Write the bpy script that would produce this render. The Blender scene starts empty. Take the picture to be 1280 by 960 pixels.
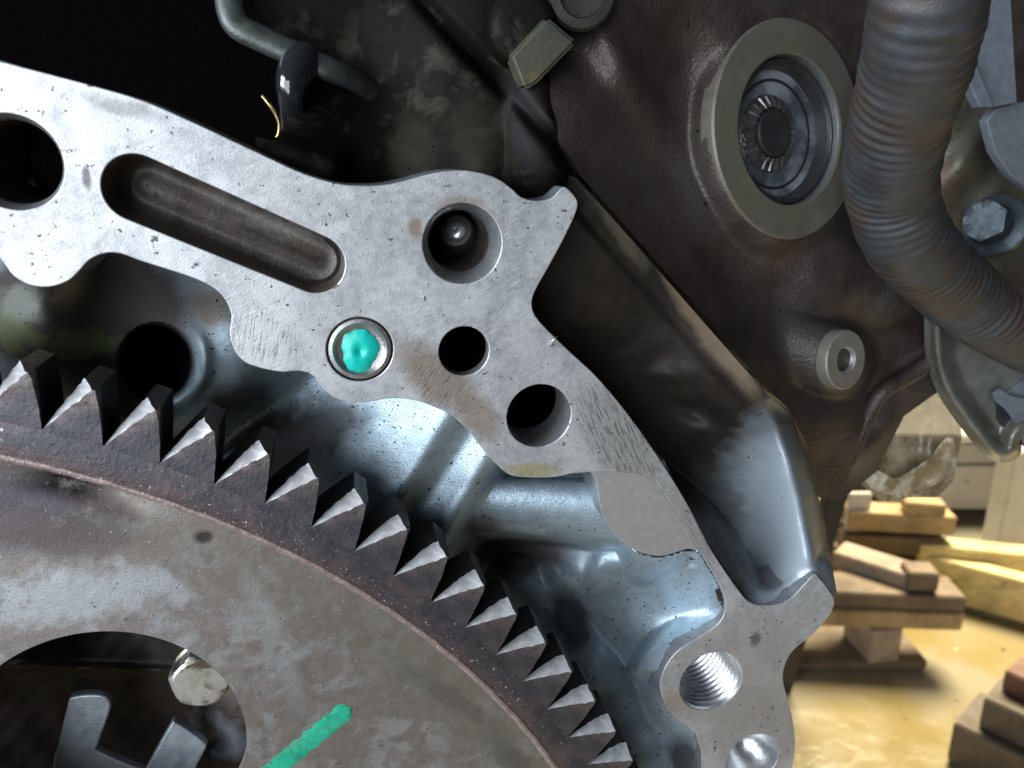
import bpy, bmesh, math, random
import numpy as np
from mathutils import Vector, Matrix
random.seed(7); RNG = np.random.default_rng(7)
scene = bpy.context.scene
COL = scene.collection
R = math.radians

# ------------------------------------------------------------------ camera, light, exposure
FPX = 970.0
PITCH = 16.3
CAM_H = 0.90
cd = bpy.data.cameras.new("camera"); cam = bpy.data.objects.new("camera", cd); COL.objects.link(cam)
cam.location = (0, 0, CAM_H); cam.rotation_euler = (R(90 - PITCH), 0, 0)
cd.sensor_width = 36; cd.lens = FPX / 1280 * 36; cd.clip_start = 0.005; cd.clip_end = 60
cd.dof.use_dof = True; cd.dof.focus_distance = 0.128; cd.dof.aperture_fstop = 32
scene.camera = cam
bpy.context.view_layer.update()
CM = cam.matrix_world.copy()

w = bpy.data.worlds.new("World"); scene.world = w; w.use_nodes = True
w.node_tree.nodes["Background"].inputs[0].default_value = (0.42, 0.48, 0.60, 1)
w.node_tree.nodes["Background"].inputs[1].default_value = 0.04

def area(name, cam_pos, cam_target, size, power, color, sy=None, spread=None):
    """area lamp placed by camera-relative metres (x right, y up, z forward)"""
    ld = bpy.data.lights.new(name, 'AREA'); ld.energy = power; ld.color = color
    ld.shape = 'RECTANGLE'; ld.size = size; ld.size_y = sy or size
    if spread: ld.spread = R(spread)
    o = bpy.data.objects.new(name, ld); COL.objects.link(o)
    p = CM @ Vector((cam_pos[0], cam_pos[1], -cam_pos[2])); t = CM @ Vector((cam_target[0], cam_target[1], -cam_target[2]))
    o.location = p; o.rotation_euler = (t - p).to_track_quat('-Z', 'Y').to_euler()
    return o
area("window_light", (-0.44, 0.07, -0.17), (-0.01, -0.01, 0.13), 0.26, 4.6, (0.84, 0.92, 1.0), 0.34)
area("added_fill_light", (-0.45, -0.25, -0.95), (0.0, 0.0, 0.13), 0.9, 14, (0.86, 0.93, 1.0), 0.9)  # added soft fill behind the camera to brighten the flange
area("workshop_lamp", (1.3, 1.7, 1.75), (1.1, -0.5, 1.45), 1.0, 58, (1.0, 0.87, 0.58), 1.0, 95)
scene.view_settings.view_transform = 'Standard'; scene.view_settings.look = 'None'
scene.view_settings.exposure = 0.0; scene.view_settings.gamma = 1.0
scene.render.engine = 'CYCLES'
scene.cycles.max_bounces = 6; scene.cycles.caustics_reflective = False

# ------------------------------------------------------------------ frames (the engine's back face is a tilted plane)
_n = np.array([.225, .30])
NN = np.array([-_n[0], -_n[1], 1.0]); NN /= np.linalg.norm(NN)
E1 = np.array([1, 0, _n[0]]); E1 /= np.linalg.norm(E1)
E2 = np.cross(NN, E1)
W0 = .119 * NN[2] * 1000
F = 5.0                         # depth (mm) of the machined block face behind the ring gear face

def L(px, py, d):
    """pixel + depth (mm behind the gear plane) -> engine coordinates (mm)"""
    px = np.asarray(px, float); py = np.asarray(py, float); d = np.asarray(d, float)
    r = np.stack(np.broadcast_arrays((px - 640) / FPX, (py - 480) / FPX, np.ones_like(px + py)), -1)
    s = (W0 + d) / (r @ NN)
    p = r * s[..., None]
    return np.stack([p @ E1, -(p @ E2), -(d + 0 * s)], -1)
def K(px, py, z):
    """pixel + camera depth z (mm) -> engine coordinates (mm)"""
    p = np.array([(px - 640) / FPX * z, (py - 480) / FPX * z, z])
    return cam2e(p)
def cam2e(p):
    return np.array([p @ E1, -(p @ E2), -(p @ NN - W0)])
def camdir(x, y, z):            # direction in camera coordinates (x right, y down, z forward) -> engine frame
    v = np.array([x, y, z], float); v /= np.linalg.norm(v)
    return np.array([v @ E1, -(v @ E2), -(v @ NN)])
def bl(v): return Vector((v[0], -v[1], -v[2]))
Mc = Matrix((bl(E1), bl(-E2), bl(-NN))).transposed().to_4x4()
Mc.translation = bl(NN * W0 / 1000)
EM = CM @ Mc                    # engine frame (metres) -> world
def LM(px, py, d): return L(px, py, d) / 1000
def rad(px, py, r, d):
    a = L(px - r, py, d); b = L(px + r, py, d); c = L(px, py - r, d); e = L(px, py + r, d)
    return (np.linalg.norm(a - b) + np.linalg.norm(c - e)) / 4

# ------------------------------------------------------------------ objects
def thing(name, label, cat, base_mm=(0, 0, 0), group=None, mtx=None):
    o = bpy.data.objects.new(name, None); COL.objects.link(o); o.empty_display_size = .01
    M_ = (EM if mtx is None else mtx) @ Matrix.Translation(Vector(base_mm) / 1000)
    o.matrix_world = M_
    o['label'] = label; o['category'] = cat
    if group: o['group'] = group
    o['_b'] = [float(v) for v in base_mm]
    return o
def link(name, me, mat, parent=None, mats=None):
    o = bpy.data.objects.new(name, me); COL.objects.link(o)
    for m in (mats or [mat]): me.materials.append(m)
    if parent is not None:
        o.parent = parent
    return o
def mesh(name, V, faces, mat, parent, smooth=True, sharp=None, mats=None, fm=None):
    """V in engine mm (absolute); stored relative to the parent's base"""
    b = np.array(parent['_b']) if parent is not None else np.zeros(3)
    V = (np.asarray(V, float) - b) / 1000
    me = bpy.data.meshes.new(name)
    me.from_pydata(V.tolist(), [], faces)
    me.validate()
    if smooth: me.polygons.foreach_set('use_smooth', [True] * len(me.polygons))
    if fm is not None: me.polygons.foreach_set('material_index', fm)
    me.update()
    if sharp is not None: me.set_sharp_from_angle(angle=R(sharp))
    o = link(name, me, mat, parent, mats)
    o['_b'] = [float(v) for v in b]
    return o
def grid_faces(nr, nc, closed=True, cap0=False, cap1=False):
    f = []
    for i in range(nr - 1):
        for j in range(nc if closed else nc - 1):
            k = (j + 1) % nc
            f.append((i * nc + j, i * nc + k, (i + 1) * nc + k, (i + 1) * nc + j))
    if cap0: f.append(tuple(range(nc))[::-1])
    if cap1: f.append(tuple((nr - 1) * nc + j for j in range(nc)))
    return f
def frame_from(n):
    n = Vector(n).normalized(); q = n.to_track_quat('Z', 'Y').to_matrix()
    return np.array(q)           # columns x,y,z
def lathe(c, n, prof, seg=48, wob=0, star=None):
    """prof: list of (radius mm, height mm along n). returns V,faces; n points to the viewer"""
    Q = frame_from(n); V = []
    for (r, h) in prof:
        for j in range(seg):
            a = 2 * math.pi * j / seg
            rr = r * (star(a, h) if star else 1)
            V.append(np.array(c) + Q @ np.array([rr * math.cos(a), rr * math.sin(a), h]))
    return V, grid_faces(len(prof), seg, True)
def hexa(c, n, rad_, h0, h1, rot=0, dome=.25, seg=6, ch=1.12):
    """bolt head: hexagon prism with the corners turned down"""
    Q = frame_from(n); V = []; K_ = 36
    def hr(a):
        t = (a - rot) % (math.pi / 3) - math.pi / 6
        return rad_ * math.cos(math.pi / 6) / math.cos(t)
    ap = rad_ * math.cos(math.pi / 6)
    for lev, (cap, h) in enumerate([(9e9, h0), (9e9, h1 - dome * 1.6), (ap * ch, h1 - dome * .6), (ap * ch * .9, h1), (ap * .5, h1 - .02), (.01, h1 - .05)]):
        for j in range(K_):
            a = rot + 2 * math.pi * j / K_
            r = min(hr(a), cap)
            hh = h
            if lev == 1: hh = h1 - dome - max(0, (hr(a) - ap * 1.02)) * .5
            V.append(np.array(c) + Q @ np.array([r * math.cos(a), r * math.sin(a), hh]))
    return V, grid_faces(6, K_, True, cap0=True)
def tube(path, radf, seg=24, up=(0, 0, 1)):
    path = [np.array(p, float) for p in path]; V = []; n = len(path)
    prev = None
    for i, p in enumerate(path):
        t = path[min(i + 1, n - 1)] - path[max(i - 1, 0)]; t /= np.linalg.norm(t)
        if prev is None:
            a = np.cross(t, up); a /= np.linalg.norm(a)
        else:
            a = prev - t * (prev @ t); a /= np.linalg.norm(a)
        prev = a; b = np.cross(t, a)
        for j in range(seg):
            an = 2 * math.pi * j / seg
            r = radf(i / (n - 1), an) if callable(radf) else radf
            V.append(p + (a * math.cos(an) + b * math.sin(an)) * r)
    return V, grid_faces(n, seg, True, True, True)
def catmull(P, closed=False, n=8):
    P = [np.array(p, float) for p in P]; out = []; N_ = len(P)
    rng = range(N_) if closed else range(N_ - 1)
    for i in rng:
        p1 = P[i]; p2 = P[(i + 1) % N_]
        p0 = P[i - 1] if (closed or i > 0) else p1; p3 = P[(i + 2) % N_] if (closed or i + 2 < N_) else p2
        for k in range(n):
            t = k / n
            out.append(.5 * ((2 * p1) + (-p0 + p2) * t + (2 * p0 - 5 * p1 + 4 * p2 - p3) * t * t + (-p0 + 3 * p1 - 3 * p2 + p3) * t ** 3))
    if not closed: out.append(P[-1])
    return np.array(out)

def sdf(poly, X, Y):
    """signed distance to a pixel polygon, negative inside; also nearest point"""
    P = np.asarray(poly, float); Q = np.roll(P, -1, 0)
    d = np.full(X.shape, 1e18); nx = np.zeros_like(X); ny = np.zeros_like(X); ins = np.zeros(X.shape, bool)
    for (ax, ay), (bx, by) in zip(P, Q):
        ex, ey = bx - ax, by - ay; L2 = ex * ex + ey * ey
        if L2 < 1e-9: continue
        t = np.clip(((X - ax) * ex + (Y - ay) * ey) / L2, 0, 1)
        qx = ax + t * ex; qy = ay + t * ey; dd = (X - qx) ** 2 + (Y - qy) ** 2
        m = dd < d; d = np.where(m, dd, d); nx = np.where(m, qx, nx); ny = np.where(m, qy, ny)
        c = (ay > Y) != (by > Y)
        with np.errstate(divide='ignore', invalid='ignore'):
            ins ^= c & (X < ex * (Y - ay) / (ey if ey else 1e-12) + ax)
    d = np.sqrt(d)
    return np.where(ins, -d, d), nx, ny
def hf(name, poly, step, fun, mat, parent, skirt=8.0, skirt_dir=None):
    """cast surface: a relief sheet with a back edge, bounded by poly (pixels), depth fun(x, y) mm behind the gear plane"""
    P = np.asarray(poly, float); x0, y0 = P.min(0) - step; x1, y1 = P.max(0) + step
    nx = int((x1 - x0) / step) + 1; ny = int((y1 - y0) / step) + 1
    X, Y = np.meshgrid(x0 + np.arange(nx) * step, y0 + np.arange(ny) * step)
    S, qx, qy = sdf(P, X, Y)
    cs = (S[:-1, :-1] + S[1:, :-1] + S[:-1, 1:] + S[1:, 1:]) / 4
    keep = cs < 0
    I = np.arange(nx * ny).reshape(ny, nx)
    fa = np.stack([I[:-1, :-1][keep], I[1:, :-1][keep], I[1:, 1:][keep], I[:-1, 1:][keep]], -1)
    used = np.zeros(nx * ny, int); np.add.at(used, fa.ravel(), 1)
    bnd = ((used > 0) & (used < 4)).reshape(ny, nx)
    snap = bnd & (np.abs(S) < step * 1.6)
    X = np.where(snap, qx, X); Y = np.where(snap, qy, Y)
    D = fun(X, Y)
    V = L(X, Y, D).reshape(-1, 3)
    idx = np.full(nx * ny, -1); um = used > 0; idx[um] = np.arange(um.sum())
    V = V[um]; fa = idx[fa]
    faces = [tuple(int(k) for k in f) for f in fa]
    # skirt along the open boundary
    cnt = {}
    for f in faces:
        for a, b in ((f[0], f[1]), (f[1], f[2]), (f[2], f[3]), (f[3], f[0])):
            if (b, a) in cnt: del cnt[(b, a)]
            else: cnt[(a, b)] = 1
    V = list(V); m = {}
    sd = np.array([0, 0, -1.0]) if skirt_dir is None else np.array(skirt_dir)
    for a, b in list(cnt):
        for k in (a, b):
            if k not in m: m[k] = len(V); V.append(V[k] + sd * skirt)
        faces.append((b, a, m[a], m[b]))
    o = mesh(name, V, faces, mat, parent, sharp=50)
    return o
def tps(pts):
    """thin plate surface through (x, y, d) points"""
    P = np.array(pts, float); n = len(P); xy = P[:, :2] / 100
    def U(r2): return np.where(r2 > 1e-12, r2 * np.log(r2 + 1e-12), 0)
    Kk = U(((xy[:, None] - xy[None]) ** 2).sum(-1)) + np.eye(n) * .02
    A = np.zeros((n + 3, n + 3)); A[:n, :n] = Kk; A[:n, n] = 1; A[:n, n + 1:] = xy; A[n, :n] = 1; A[n + 1:, :n] = xy.T
    s = np.linalg.solve(A, np.r_[P[:, 2], 0, 0, 0])
    def f(X, Y):
        x = X / 100; y = Y / 100; o = s[n] + s[n + 1] * x + s[n + 2] * y
        for i in range(n): o = o + s[i] * U((x - xy[i, 0]) ** 2 + (y - xy[i, 1]) ** 2)
        return o
    return f
def smin(a, b, k):
    h = np.clip(.5 + .5 * (b - a) / k, 0, 1); return b + (a - b) * h - k * h * (1 - h)
def smax(a, b, k): return -smin(-a, -b, k)
def sst(a, b, x):
    t = np.clip((x - a) / (b - a), 0, 1); return t * t * (3 - 2 * t)
def seg(X, Y, a, b):
    """along t (0..1 unclamped), signed distance across (positive = right of a->b in the picture), length px"""
    ax, ay = a; dx, dy = b[0] - a[0], b[1] - a[1]; Ln = math.hypot(dx, dy)
    return ((X - ax) * dx + (Y - ay) * dy) / Ln ** 2, ((X - ax) * -dy + (Y - ay) * dx) / Ln, Ln
def rod(X, Y, a, b, ra, rb, da, db, cap=True, flat=1.0):
    """round bar seen from above: radius px ra->rb, axis-top depth mm da->db; returns depth of its surface, big outside"""
    t, s, Ln = seg(X, Y, a, b); tc = np.clip(t, 0, 1) if cap else t
    rr = ra + (rb - ra) * np.clip(tc, 0, 1); dt = da + (db - da) * tc
    over = (t - tc) * Ln
    q = np.hypot(s, over) / rr
    dep = dt + rr * .128 * flat * (1 - np.sqrt(np.clip(1 - np.minimum(q, .995) ** 2, 0, 1)))
    return np.where(q < .995, dep, dt + rr * .128 * flat + (q - .995) * rr * .6)
def bump2(X, Y, c, rx, ry, ang=0):
    dx, dy = X - c[0], Y - c[1]; ca, sa = math.cos(R(ang)), math.sin(R(ang))
    u = (dx * ca + dy * sa) / rx; v = (-dx * sa + dy * ca) / ry
    return np.exp(-(u * u + v * v))
def wav(X, Y, s, seed=0):
    a = seed * 1.7
    return (np.sin(X / s + a) * np.cos(Y / s * 1.13 + a * 2) + .6 * np.sin(X / s * 2.1 - Y / s * 1.4 + a) + .4 * np.cos(X / s * 3.7 + Y / s * 2.9 + a * 3)) / 2

# ------------------------------------------------------------------ materials (all coordinates in mm)
def material(name, col, col2=None, sc=.35, metal=.6, rough=(.35, .55), col3=None, sc3=.06, c3=(.5, .62), bump=(2.0, .06), bump2_=None,
             specks=None, scratch=None, stains_and_shade=(), coat=0, unit=1000, spec=.5, contrast=(.35, .65), alpha=None, grime=None, trans=0, spot_matte=0, radial=()):
    m = bpy.data.materials.new(name); m.use_nodes = True; nt = m.node_tree; N_ = nt.nodes; LK = nt.links
    bs = N_["Principled BSDF"]
    def nd(t, **k):
        n = N_.new(t)
        for a, b in k.items():
            if a in ('operation', 'data_type', 'blend_type', 'noise_dimensions', 'feature', 'vector_type', 'normalize'): setattr(n, a, b)
        return n
    tc = nd('ShaderNodeTexCoord'); mp = nd('ShaderNodeMapping'); mp.inputs['Scale'].default_value = (unit,) * 3
    LK.new(tc.outputs['Object'], mp.inputs['Vector']); vec = mp.outputs['Vector']
    def noise(scale, det=6, rough_=.6, v=None, dist=0):
        n = nd('ShaderNodeTexNoise'); n.inputs['Scale'].default_value = scale; n.inputs['Detail'].default_value = det
        n.inputs['Roughness'].default_value = rough_; n.inputs['Distortion'].default_value = dist
        LK.new(v or vec, n.inputs['Vector']); return n.outputs['Fac']
    def ramp(x, a, b, lo=0, hi=1):
        n = nd('ShaderNodeMapRange'); n.inputs[1].default_value = a; n.inputs[2].default_value = b
        n.inputs[3].default_value = lo; n.inputs[4].default_value = hi; LK.new(x, n.inputs[0]); return n.outputs[0]
    def mix(fac, a, b):
        n = nd('ShaderNodeMix', data_type='RGBA')
        if isinstance(fac, (int, float)): n.inputs[0].default_value = fac
        else: LK.new(fac, n.inputs[0])
        for s_, v in ((6, a), (7, b)):
            if isinstance(v, tuple): n.inputs[s_].default_value = (*v, 1) if len(v) == 3 else v
            else: LK.new(v, n.inputs[s_])
        return n.outputs[2]
    def math_(op, a, b=None):
        n = nd('ShaderNodeMath', operation=op)
        for i, v in enumerate((a, b)):
            if v is None: continue
            if isinstance(v, (int, float)): n.inputs[i].default_value = v
            else: LK.new(v, n.inputs[i])
        return n.outputs[0]
    c = tuple(col)
    n1 = noise(sc)
    if col2: c = mix(ramp(n1, *contrast), c, tuple(col2))
    if col3: c = mix(ramp(noise(sc3, 4, .6, None, .4), *c3), c, tuple(col3))
    rg = ramp(noise(sc * 1.7, 4), .3, .7, rough[0], rough[1])
    metal_s = None
    height = None
    if scratch:
        for (ang, sx, sy, amt, scol) in scratch:
            m2 = nd('ShaderNodeMapping'); m2.vector_type = 'TEXTURE' if False else 'POINT'
            m2.inputs['Rotation'].default_value = (0, 0, R(ang)); LK.new(vec, m2.inputs['Vector'])
            m3 = nd('ShaderNodeMapping'); m3.inputs['Scale'].default_value = (sx, sy, 1); LK.new(m2.outputs[0], m3.inputs['Vector'])
            sn = noise(1.0, 3, .55, m3.outputs[0])
            patch = ramp(noise(.09, 3), .42, .6)
            s_ = ramp(sn, .52, .68)
            sp = math_('MULTIPLY', math_('MULTIPLY', s_, patch), amt)
            c = mix(sp, c, tuple(scol))
            hh = math_('MULTIPLY', sn, amt * .35)
            height = hh if height is None else math_('ADD', height, hh)
    for (ra, rb_, rc_, rd_, scol, stg) in radial:
        lx = nd('ShaderNodeVectorMath', operation='MULTIPLY'); LK.new(vec, lx.inputs[0]); lx.inputs[1].default_value = (1, 1, 0)
        ll = nd('ShaderNodeVectorMath', operation='LENGTH'); LK.new(lx.outputs[0], ll.inputs[0])
        rr_ = math_('ADD', ll.outputs['Value'], math_('MULTIPLY', noise(.45, 4), 3.0))
        f_ = math_('MULTIPLY', ramp(rr_, ra + 1.5, rb_ + 1.5), ramp(rr_, rc_ + 1.5, rd_ + 1.5, stg, 0))
        c = mix(f_, c, tuple(scol))
    stm = None
    if stains_and_shade:  # soft-edged spots: real stains and painted-in shade
        wn = nd('ShaderNodeTexNoise'); wn.inputs['Scale'].default_value = .35; wn.inputs['Detail'].default_value = 5; LK.new(vec, wn.inputs['Vector'])
        wv = nd('ShaderNodeVectorMath', operation='MULTIPLY_ADD'); LK.new(wn.outputs['Color'], wv.inputs[0])
        wv.inputs[1].default_value = (1, 1, 1); LK.new(vec, wv.inputs[2])
        for st in stains_and_shade:
            (sx, sy, sz), (rx, ry), ang, scol, stg = st[:5]; amp = st[5] if len(st) > 5 else 3.0
            w2 = nd('ShaderNodeVectorMath', operation='MULTIPLY_ADD'); LK.new(wn.outputs['Color'], w2.inputs[0])
            w2.inputs[1].default_value = (amp, amp, 0); LK.new(vec, w2.inputs[2])
            m0 = nd('ShaderNodeMapping'); m0.inputs['Location'].default_value = (-sx - amp * .5, -sy - amp * .5, 0); LK.new(w2.outputs[0], m0.inputs['Vector'])
            m1 = nd('ShaderNodeMapping'); m1.inputs['Rotation'].default_value = (0, 0, R(-ang)); LK.new(m0.outputs[0], m1.inputs['Vector'])
            m2 = nd('ShaderNodeMapping'); m2.inputs['Scale'].default_value = (1 / rx, 1 / ry, 0); LK.new(m1.outputs[0], m2.inputs['Vector'])
            ln = nd('ShaderNodeVectorMath', operation='LENGTH'); LK.new(m2.outputs[0], ln.inputs[0])
            fac = ramp(ln.outputs['Value'], .55, 1.15, stg, 0)
            if len(st) > 6:
                h1_ = nd('ShaderNodeMapping'); h1_.inputs['Rotation'].default_value = (0, 0, R(st[6])); LK.new(vec, h1_.inputs['Vector'])
                h2_ = nd('ShaderNodeMapping'); h2_.inputs['Scale'].default_value = (.28, 2.6, 1); LK.new(h1_.outputs[0], h2_.inputs['Vector'])
                hn = ramp(noise(1.0, 4, .6, h2_.outputs[0]), .50, .58)
                fac = math_('MULTIPLY', fac, hn); hh = math_('MULTIPLY', fac, -.8); height = hh if height is None else math_('ADD', height, hh)
            c = mix(fac, c, tuple(scol)); stm = fac if stm is None else math_('MAXIMUM', stm, fac)
    if grime:      # sparse soft dark patches
        gsc, ga, gb, gcol = grime
        g = ramp(noise(gsc, 7, .68), ga, gb); c = mix(g, c, tuple(gcol))
        rg = math_('ADD', rg, math_('MULTIPLY', g, .12))
    if specks:
        for (ssc, th, scol) in specks:
            g = ramp(noise(ssc, 3, .55), th, th + .03); c = mix(g, c, tuple(scol))
            hs = math_('MULTIPLY', g, .5); height = hs if height is None else math_('ADD', height, hs)
    if isinstance(c, tuple): bs.inputs['Base Color'].default_value = (*c, 1)
    else: LK.new(c, bs.inputs['Base Color'])
    bs.inputs['Metallic'].default_value = metal
    if stm is not None and spot_matte:
        LK.new(math_('MULTIPLY_ADD', stm, -metal * spot_matte), bs.inputs['Metallic']); bs.inputs['Metallic'].links[0].from_node.inputs[2].default_value = metal
        rg = math_('ADD', rg, math_('MULTIPLY', stm, .30 * spot_matte))
        LK.new(math_('MULTIPLY_ADD', stm, -spec * .7 * spot_matte), bs.inputs['Specular IOR Level']); bs.inputs['Specular IOR Level'].links[0].from_node.inputs[2].default_value = spec
    bs.inputs['Specular IOR Level'].default_value = spec
    LK.new(rg, bs.inputs['Roughness']); bs.inputs['Coat Weight'].default_value = coat; bs.inputs['Coat Roughness'].default_value = .12
    if trans: bs.inputs['Transmission Weight'].default_value = trans
    if alpha: bs.inputs['Alpha'].default_value = alpha
    hb = math_('MULTIPLY', noise(bump[0], 4, .6), 1.0)
    if bump2_: hb = math_('ADD', hb, math_('MULTIPLY', noise(bump2_[0], 3, .5), bump2_[1] / bump[1]))
    if height is not None: hb = math_('ADD', hb, height)
    b = nd('ShaderNodeBump'); b.inputs['Distance'].default_value = bump[1] / unit; b.inputs['Strength'].default_value = 1
    LK.new(hb, b.inputs['Height']); LK.new(b.outputs[0], bs.inputs['Normal'])
    return m

def lp(px, py, d=F):
    v = L(px, py, d); return (float(v[0]), float(v[1]), 0)
m_face = material("machined_aluminium", (.50, .51, .53), (.38, .39, .41), .6, .55, (.36, .52), bump=(3.0, .03), contrast=(.38, .62),
    col3=(.58, .59, .61), sc3=.12, c3=(.45, .6), specks=[(1.1, .672, (.12, .11, .10)), (.55, .70, (.13, .12, .11)), (2.4, .73, (.2, .19, .18))], grime=(.28, .60, .74, (.31, .30, .29)),
    scratch=[(-28, .30, 3.2, .75, (.72, .73, .75)), (-33, .5, 6, .6, (.24, .24, .245)), (62, .3, 5, .4, (.66, .67, .69))],
    stains_and_shade=[(lp(545, 470), (8.5, 4.2), -38, (.23, .165, .12), .75), (lp(600, 520), (5, 3), -50, (.28, .20, .14), .6),
            (lp(665, 588), (5.5, 1.3), -2, (.42, .38, .20), .8, 1), (lp(575, 258), (4, 1.5), 10, (.25, .16, .11), .6, 2),
            (lp(600, 262), (5.8, 1.0), -30, (.36, .32, .30), .5, 2), (lp(520, 285), (1.2, 1.8), 0, (.25, .15, .09), .7, 1),
            (lp(775, 550), (14, 6), -52, (.36, .355, .35), .7, 3), (lp(775, 550), (13, 5.5), -52, (.17, .165, .16), .85, 3, 62), (lp(870, 670), (11, 3), -62, (.17, .165, .16), .8, 3, 55), (lp(330, 425), (6, 4), -20, (.2, .2, .2), .5, 3, -80), (lp(545, 475), (7, 4), -38, (.12, .08, .06), .5, 3, -60), (lp(860, 660), (14, 3), -62, (.36, .355, .35), .7, 3),
            (lp(30, 350), (6, 3), 0, (.62, .62, .62), .6), (lp(930, 850), (16, 16), 0, (.36, .33, .31), .6), (lp(840, 880), (4, 3), 0, (.36, .29, .22), .6, 2),
            (lp(960, 920), (12, 12), 0, (.36, .33, .31), .6), (lp(945, 800), (1.2, 2), 0, (.12, .12, .12), .8, 1.5), (lp(155, 135), (5, 1.2), -10, (.2, .19, .18), .6, 3), (lp(108, 222), (.6, 1.8), 0, (.08, .07, .07), .8, .8)])
m_pad = material("pad_aluminium", (.42, .405, .40), (.36, .345, .34), .9, .5, (.45, .55), bump=(5.0, .015), specks=[(1.6, .72, (.13, .12, .11))])
m_rough_face = material("scraped_aluminium", (.36, .35, .345), (.30, .29, .285), .9, .5, (.45, .6), bump=(2.5, .12),
    scratch=[(55, .25, 1.6, .9, (.16, .155, .15)), (50, .35, 2.6, .6, (.5, .5, .5))])
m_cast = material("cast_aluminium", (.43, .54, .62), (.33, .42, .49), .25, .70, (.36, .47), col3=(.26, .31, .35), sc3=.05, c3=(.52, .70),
    bump=(2.6, .07), bump2_=(.5, .06), specks=[(1.3, .655, (.035, .032, .03)), (.6, .69, (.05, .045, .04)), (2.6, .68, (.06, .055, .05))], spot_matte=.9,
    stains_and_shade=[(lp(105, 390, 18), (24, 15), 0, (.030, .024, .020), .98), (lp(196, 452, 40), (8, 8), 0, (.012, .010, .010), 1.0, 0), (lp(196, 452, 20), (6.2, 6.2), 0, (.012, .010, .010), 1.0, 0), (lp(20, 415, 14), (4.5, 2.6), 0, (.10, .12, .045), .55, 9), (lp(108, 435, 14), (4, 2.0), 0, (.08, .11, .04), .55, 9),  # black spots in the round hole are painted shade; brown and green are stains
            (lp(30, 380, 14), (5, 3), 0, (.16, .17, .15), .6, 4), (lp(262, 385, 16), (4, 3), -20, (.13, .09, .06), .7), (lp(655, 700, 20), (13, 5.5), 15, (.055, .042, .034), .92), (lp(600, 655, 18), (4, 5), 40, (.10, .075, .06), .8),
            (lp(690, 660, 12), (14, 1.2), -4, (.10, .10, .10), .5, 2), (lp(370, 550, 24), (15, 7), 35, (.040, .036, .036), .93, 5), (lp(300, 500, 20), (7, 4), 35, (.07, .075, .08), .85, 4), (lp(420, 520, 20), (5, 3), 20, (.06, .07, .08), .7, 4), (lp(715, 775, 20), (5, 9), 25, (.030, .030, .034), .9, 4), (lp(800, 900, 15), (7, 16), 35, (.17, .21, .245), .85, 3), (lp(845, 930, 15), (3, 9), 10, (.03, .03, .034), .9, 2), (lp(440, 590, 22), (5, 6), 30, (.12, .15, .18), .7, 4), (lp(160, 560, 30), (22, 8), -20, (.04, .035, .035), .9)])  # dark spots beside the ribs and under the bar paint in shade
m_rim = material("dull_frame_steel", (.075, .085, .08), (.04, .045, .04), .4, .4, (.35, .5), bump=(1.5, .06))
m_tab = material("dull_yellowish_tab", (.085, .085, .060), (.05, .052, .045), .25, .3, (.4, .55), bump=(1.4, .05), col3=(.14, .11, .04), sc3=.08, c3=(.5, .62))
m_cast_dark = material("shaded_oily_casting", (.010, .009, .008), (.006, .005, .0045), .12, .0, (.5, .68), col3=(.040, .037, .029), sc3=.16, c3=(.54, .72), bump=(1.4, .08), bump2_=(.3, .10), spec=.04,  # near-black base puts shade into the colour of the oily upper castings
    specks=[(.9, .69, (.004, .004, .004))], stains_and_shade=[(lp(520, 190, 16), (4, 7), 0, (.040, .037, .027), .6, 6), (lp(600, 170, 16), (6, 8), 0, (.030, .029, .021), .6, 6), (lp(668, 150, 12), (3.5, 9), 5, (.030, .029, .030), .8, 3)])
m_window = material("crankcase_casting", (.055, .042, .035), (.030, .024, .021), .15, .3, (.38, .52), bump=(1.4, .08), bump2_=(.3, .06), spec=.3,
    specks=[(.9, .68, (.012, .01, .01))], stains_and_shade=[(lp(275, 915, 22), (6, 6), 0, (.19, .22, .25), .9, 5), (lp(130, 760, 30), (30, 6), 0, (.008, .007, .007), .95, 4)])
m_side = material("bell_side_casting", (.030, .024, .020), (.017, .014, .012), .12, .22, (.42, .56), col3=(.050, .041, .035), sc3=.06, c3=(.5, .7), bump=(1.6, .06), bump2_=(.35, .06), spec=.25, spot_matte=-.5,
    specks=[(.9, .69, (.02, .018, .016))],
    stains_and_shade=[(lp(985, 640, 14), (11, 22), 15, (.36, .42, .47), .95, 5), (lp(960, 720, 14), (9, 8), 0, (.34, .39, .43), .9, 3), (lp(905, 640, 20), (5, 12), 20, (.10, .105, .10), .6, 6), (lp(960, 520, 12), (4, 6), 10, (.16, .18, .20), .7, 4),
            (lp(880, 413, 14), (16, 1.7), -49.5, (.20, .150, .105), .85, 1.6), (lp(770, 285, 15), (9, 1.6), -49.5, (.13, .12, .09), .6, 2.5)])
m_head = material("stained_head_casting", (.100, .076, .068), (.055, .043, .040), .14, .35, (.30, .42), col3=(.10, .088, .084), sc3=.04, c3=(.5, .68), bump=(1.3, .28), bump2_=(.5, .10),
    specks=[(.55, .71, (.02, .016, .015))])
m_ledge = material("gasket_ledge", (.21, .165, .12), (.13, .10, .078), .4, .3, (.5, .65), bump=(1.4, .15), specks=[(.9, .66, (.05, .04, .03))], grime=(.2, .55, .7, (.07, .055, .045)))
m_ring = material("boss_ring_metal", (.20, .185, .16), (.14, .13, .115), .2, .3, (.40, .52), col3=(.155, .15, .105), sc3=.05, c3=(.42, .6), bump=(3, .02), specks=[(1.0, .70, (.09, .085, .05))])
m_pale = material("pale_machined_lug", (.30, .27, .235), (.24, .215, .19), .5, .35, (.4, .55), bump=(3, .02), specks=[(1.0, .70, (.09, .08, .07))])
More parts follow.
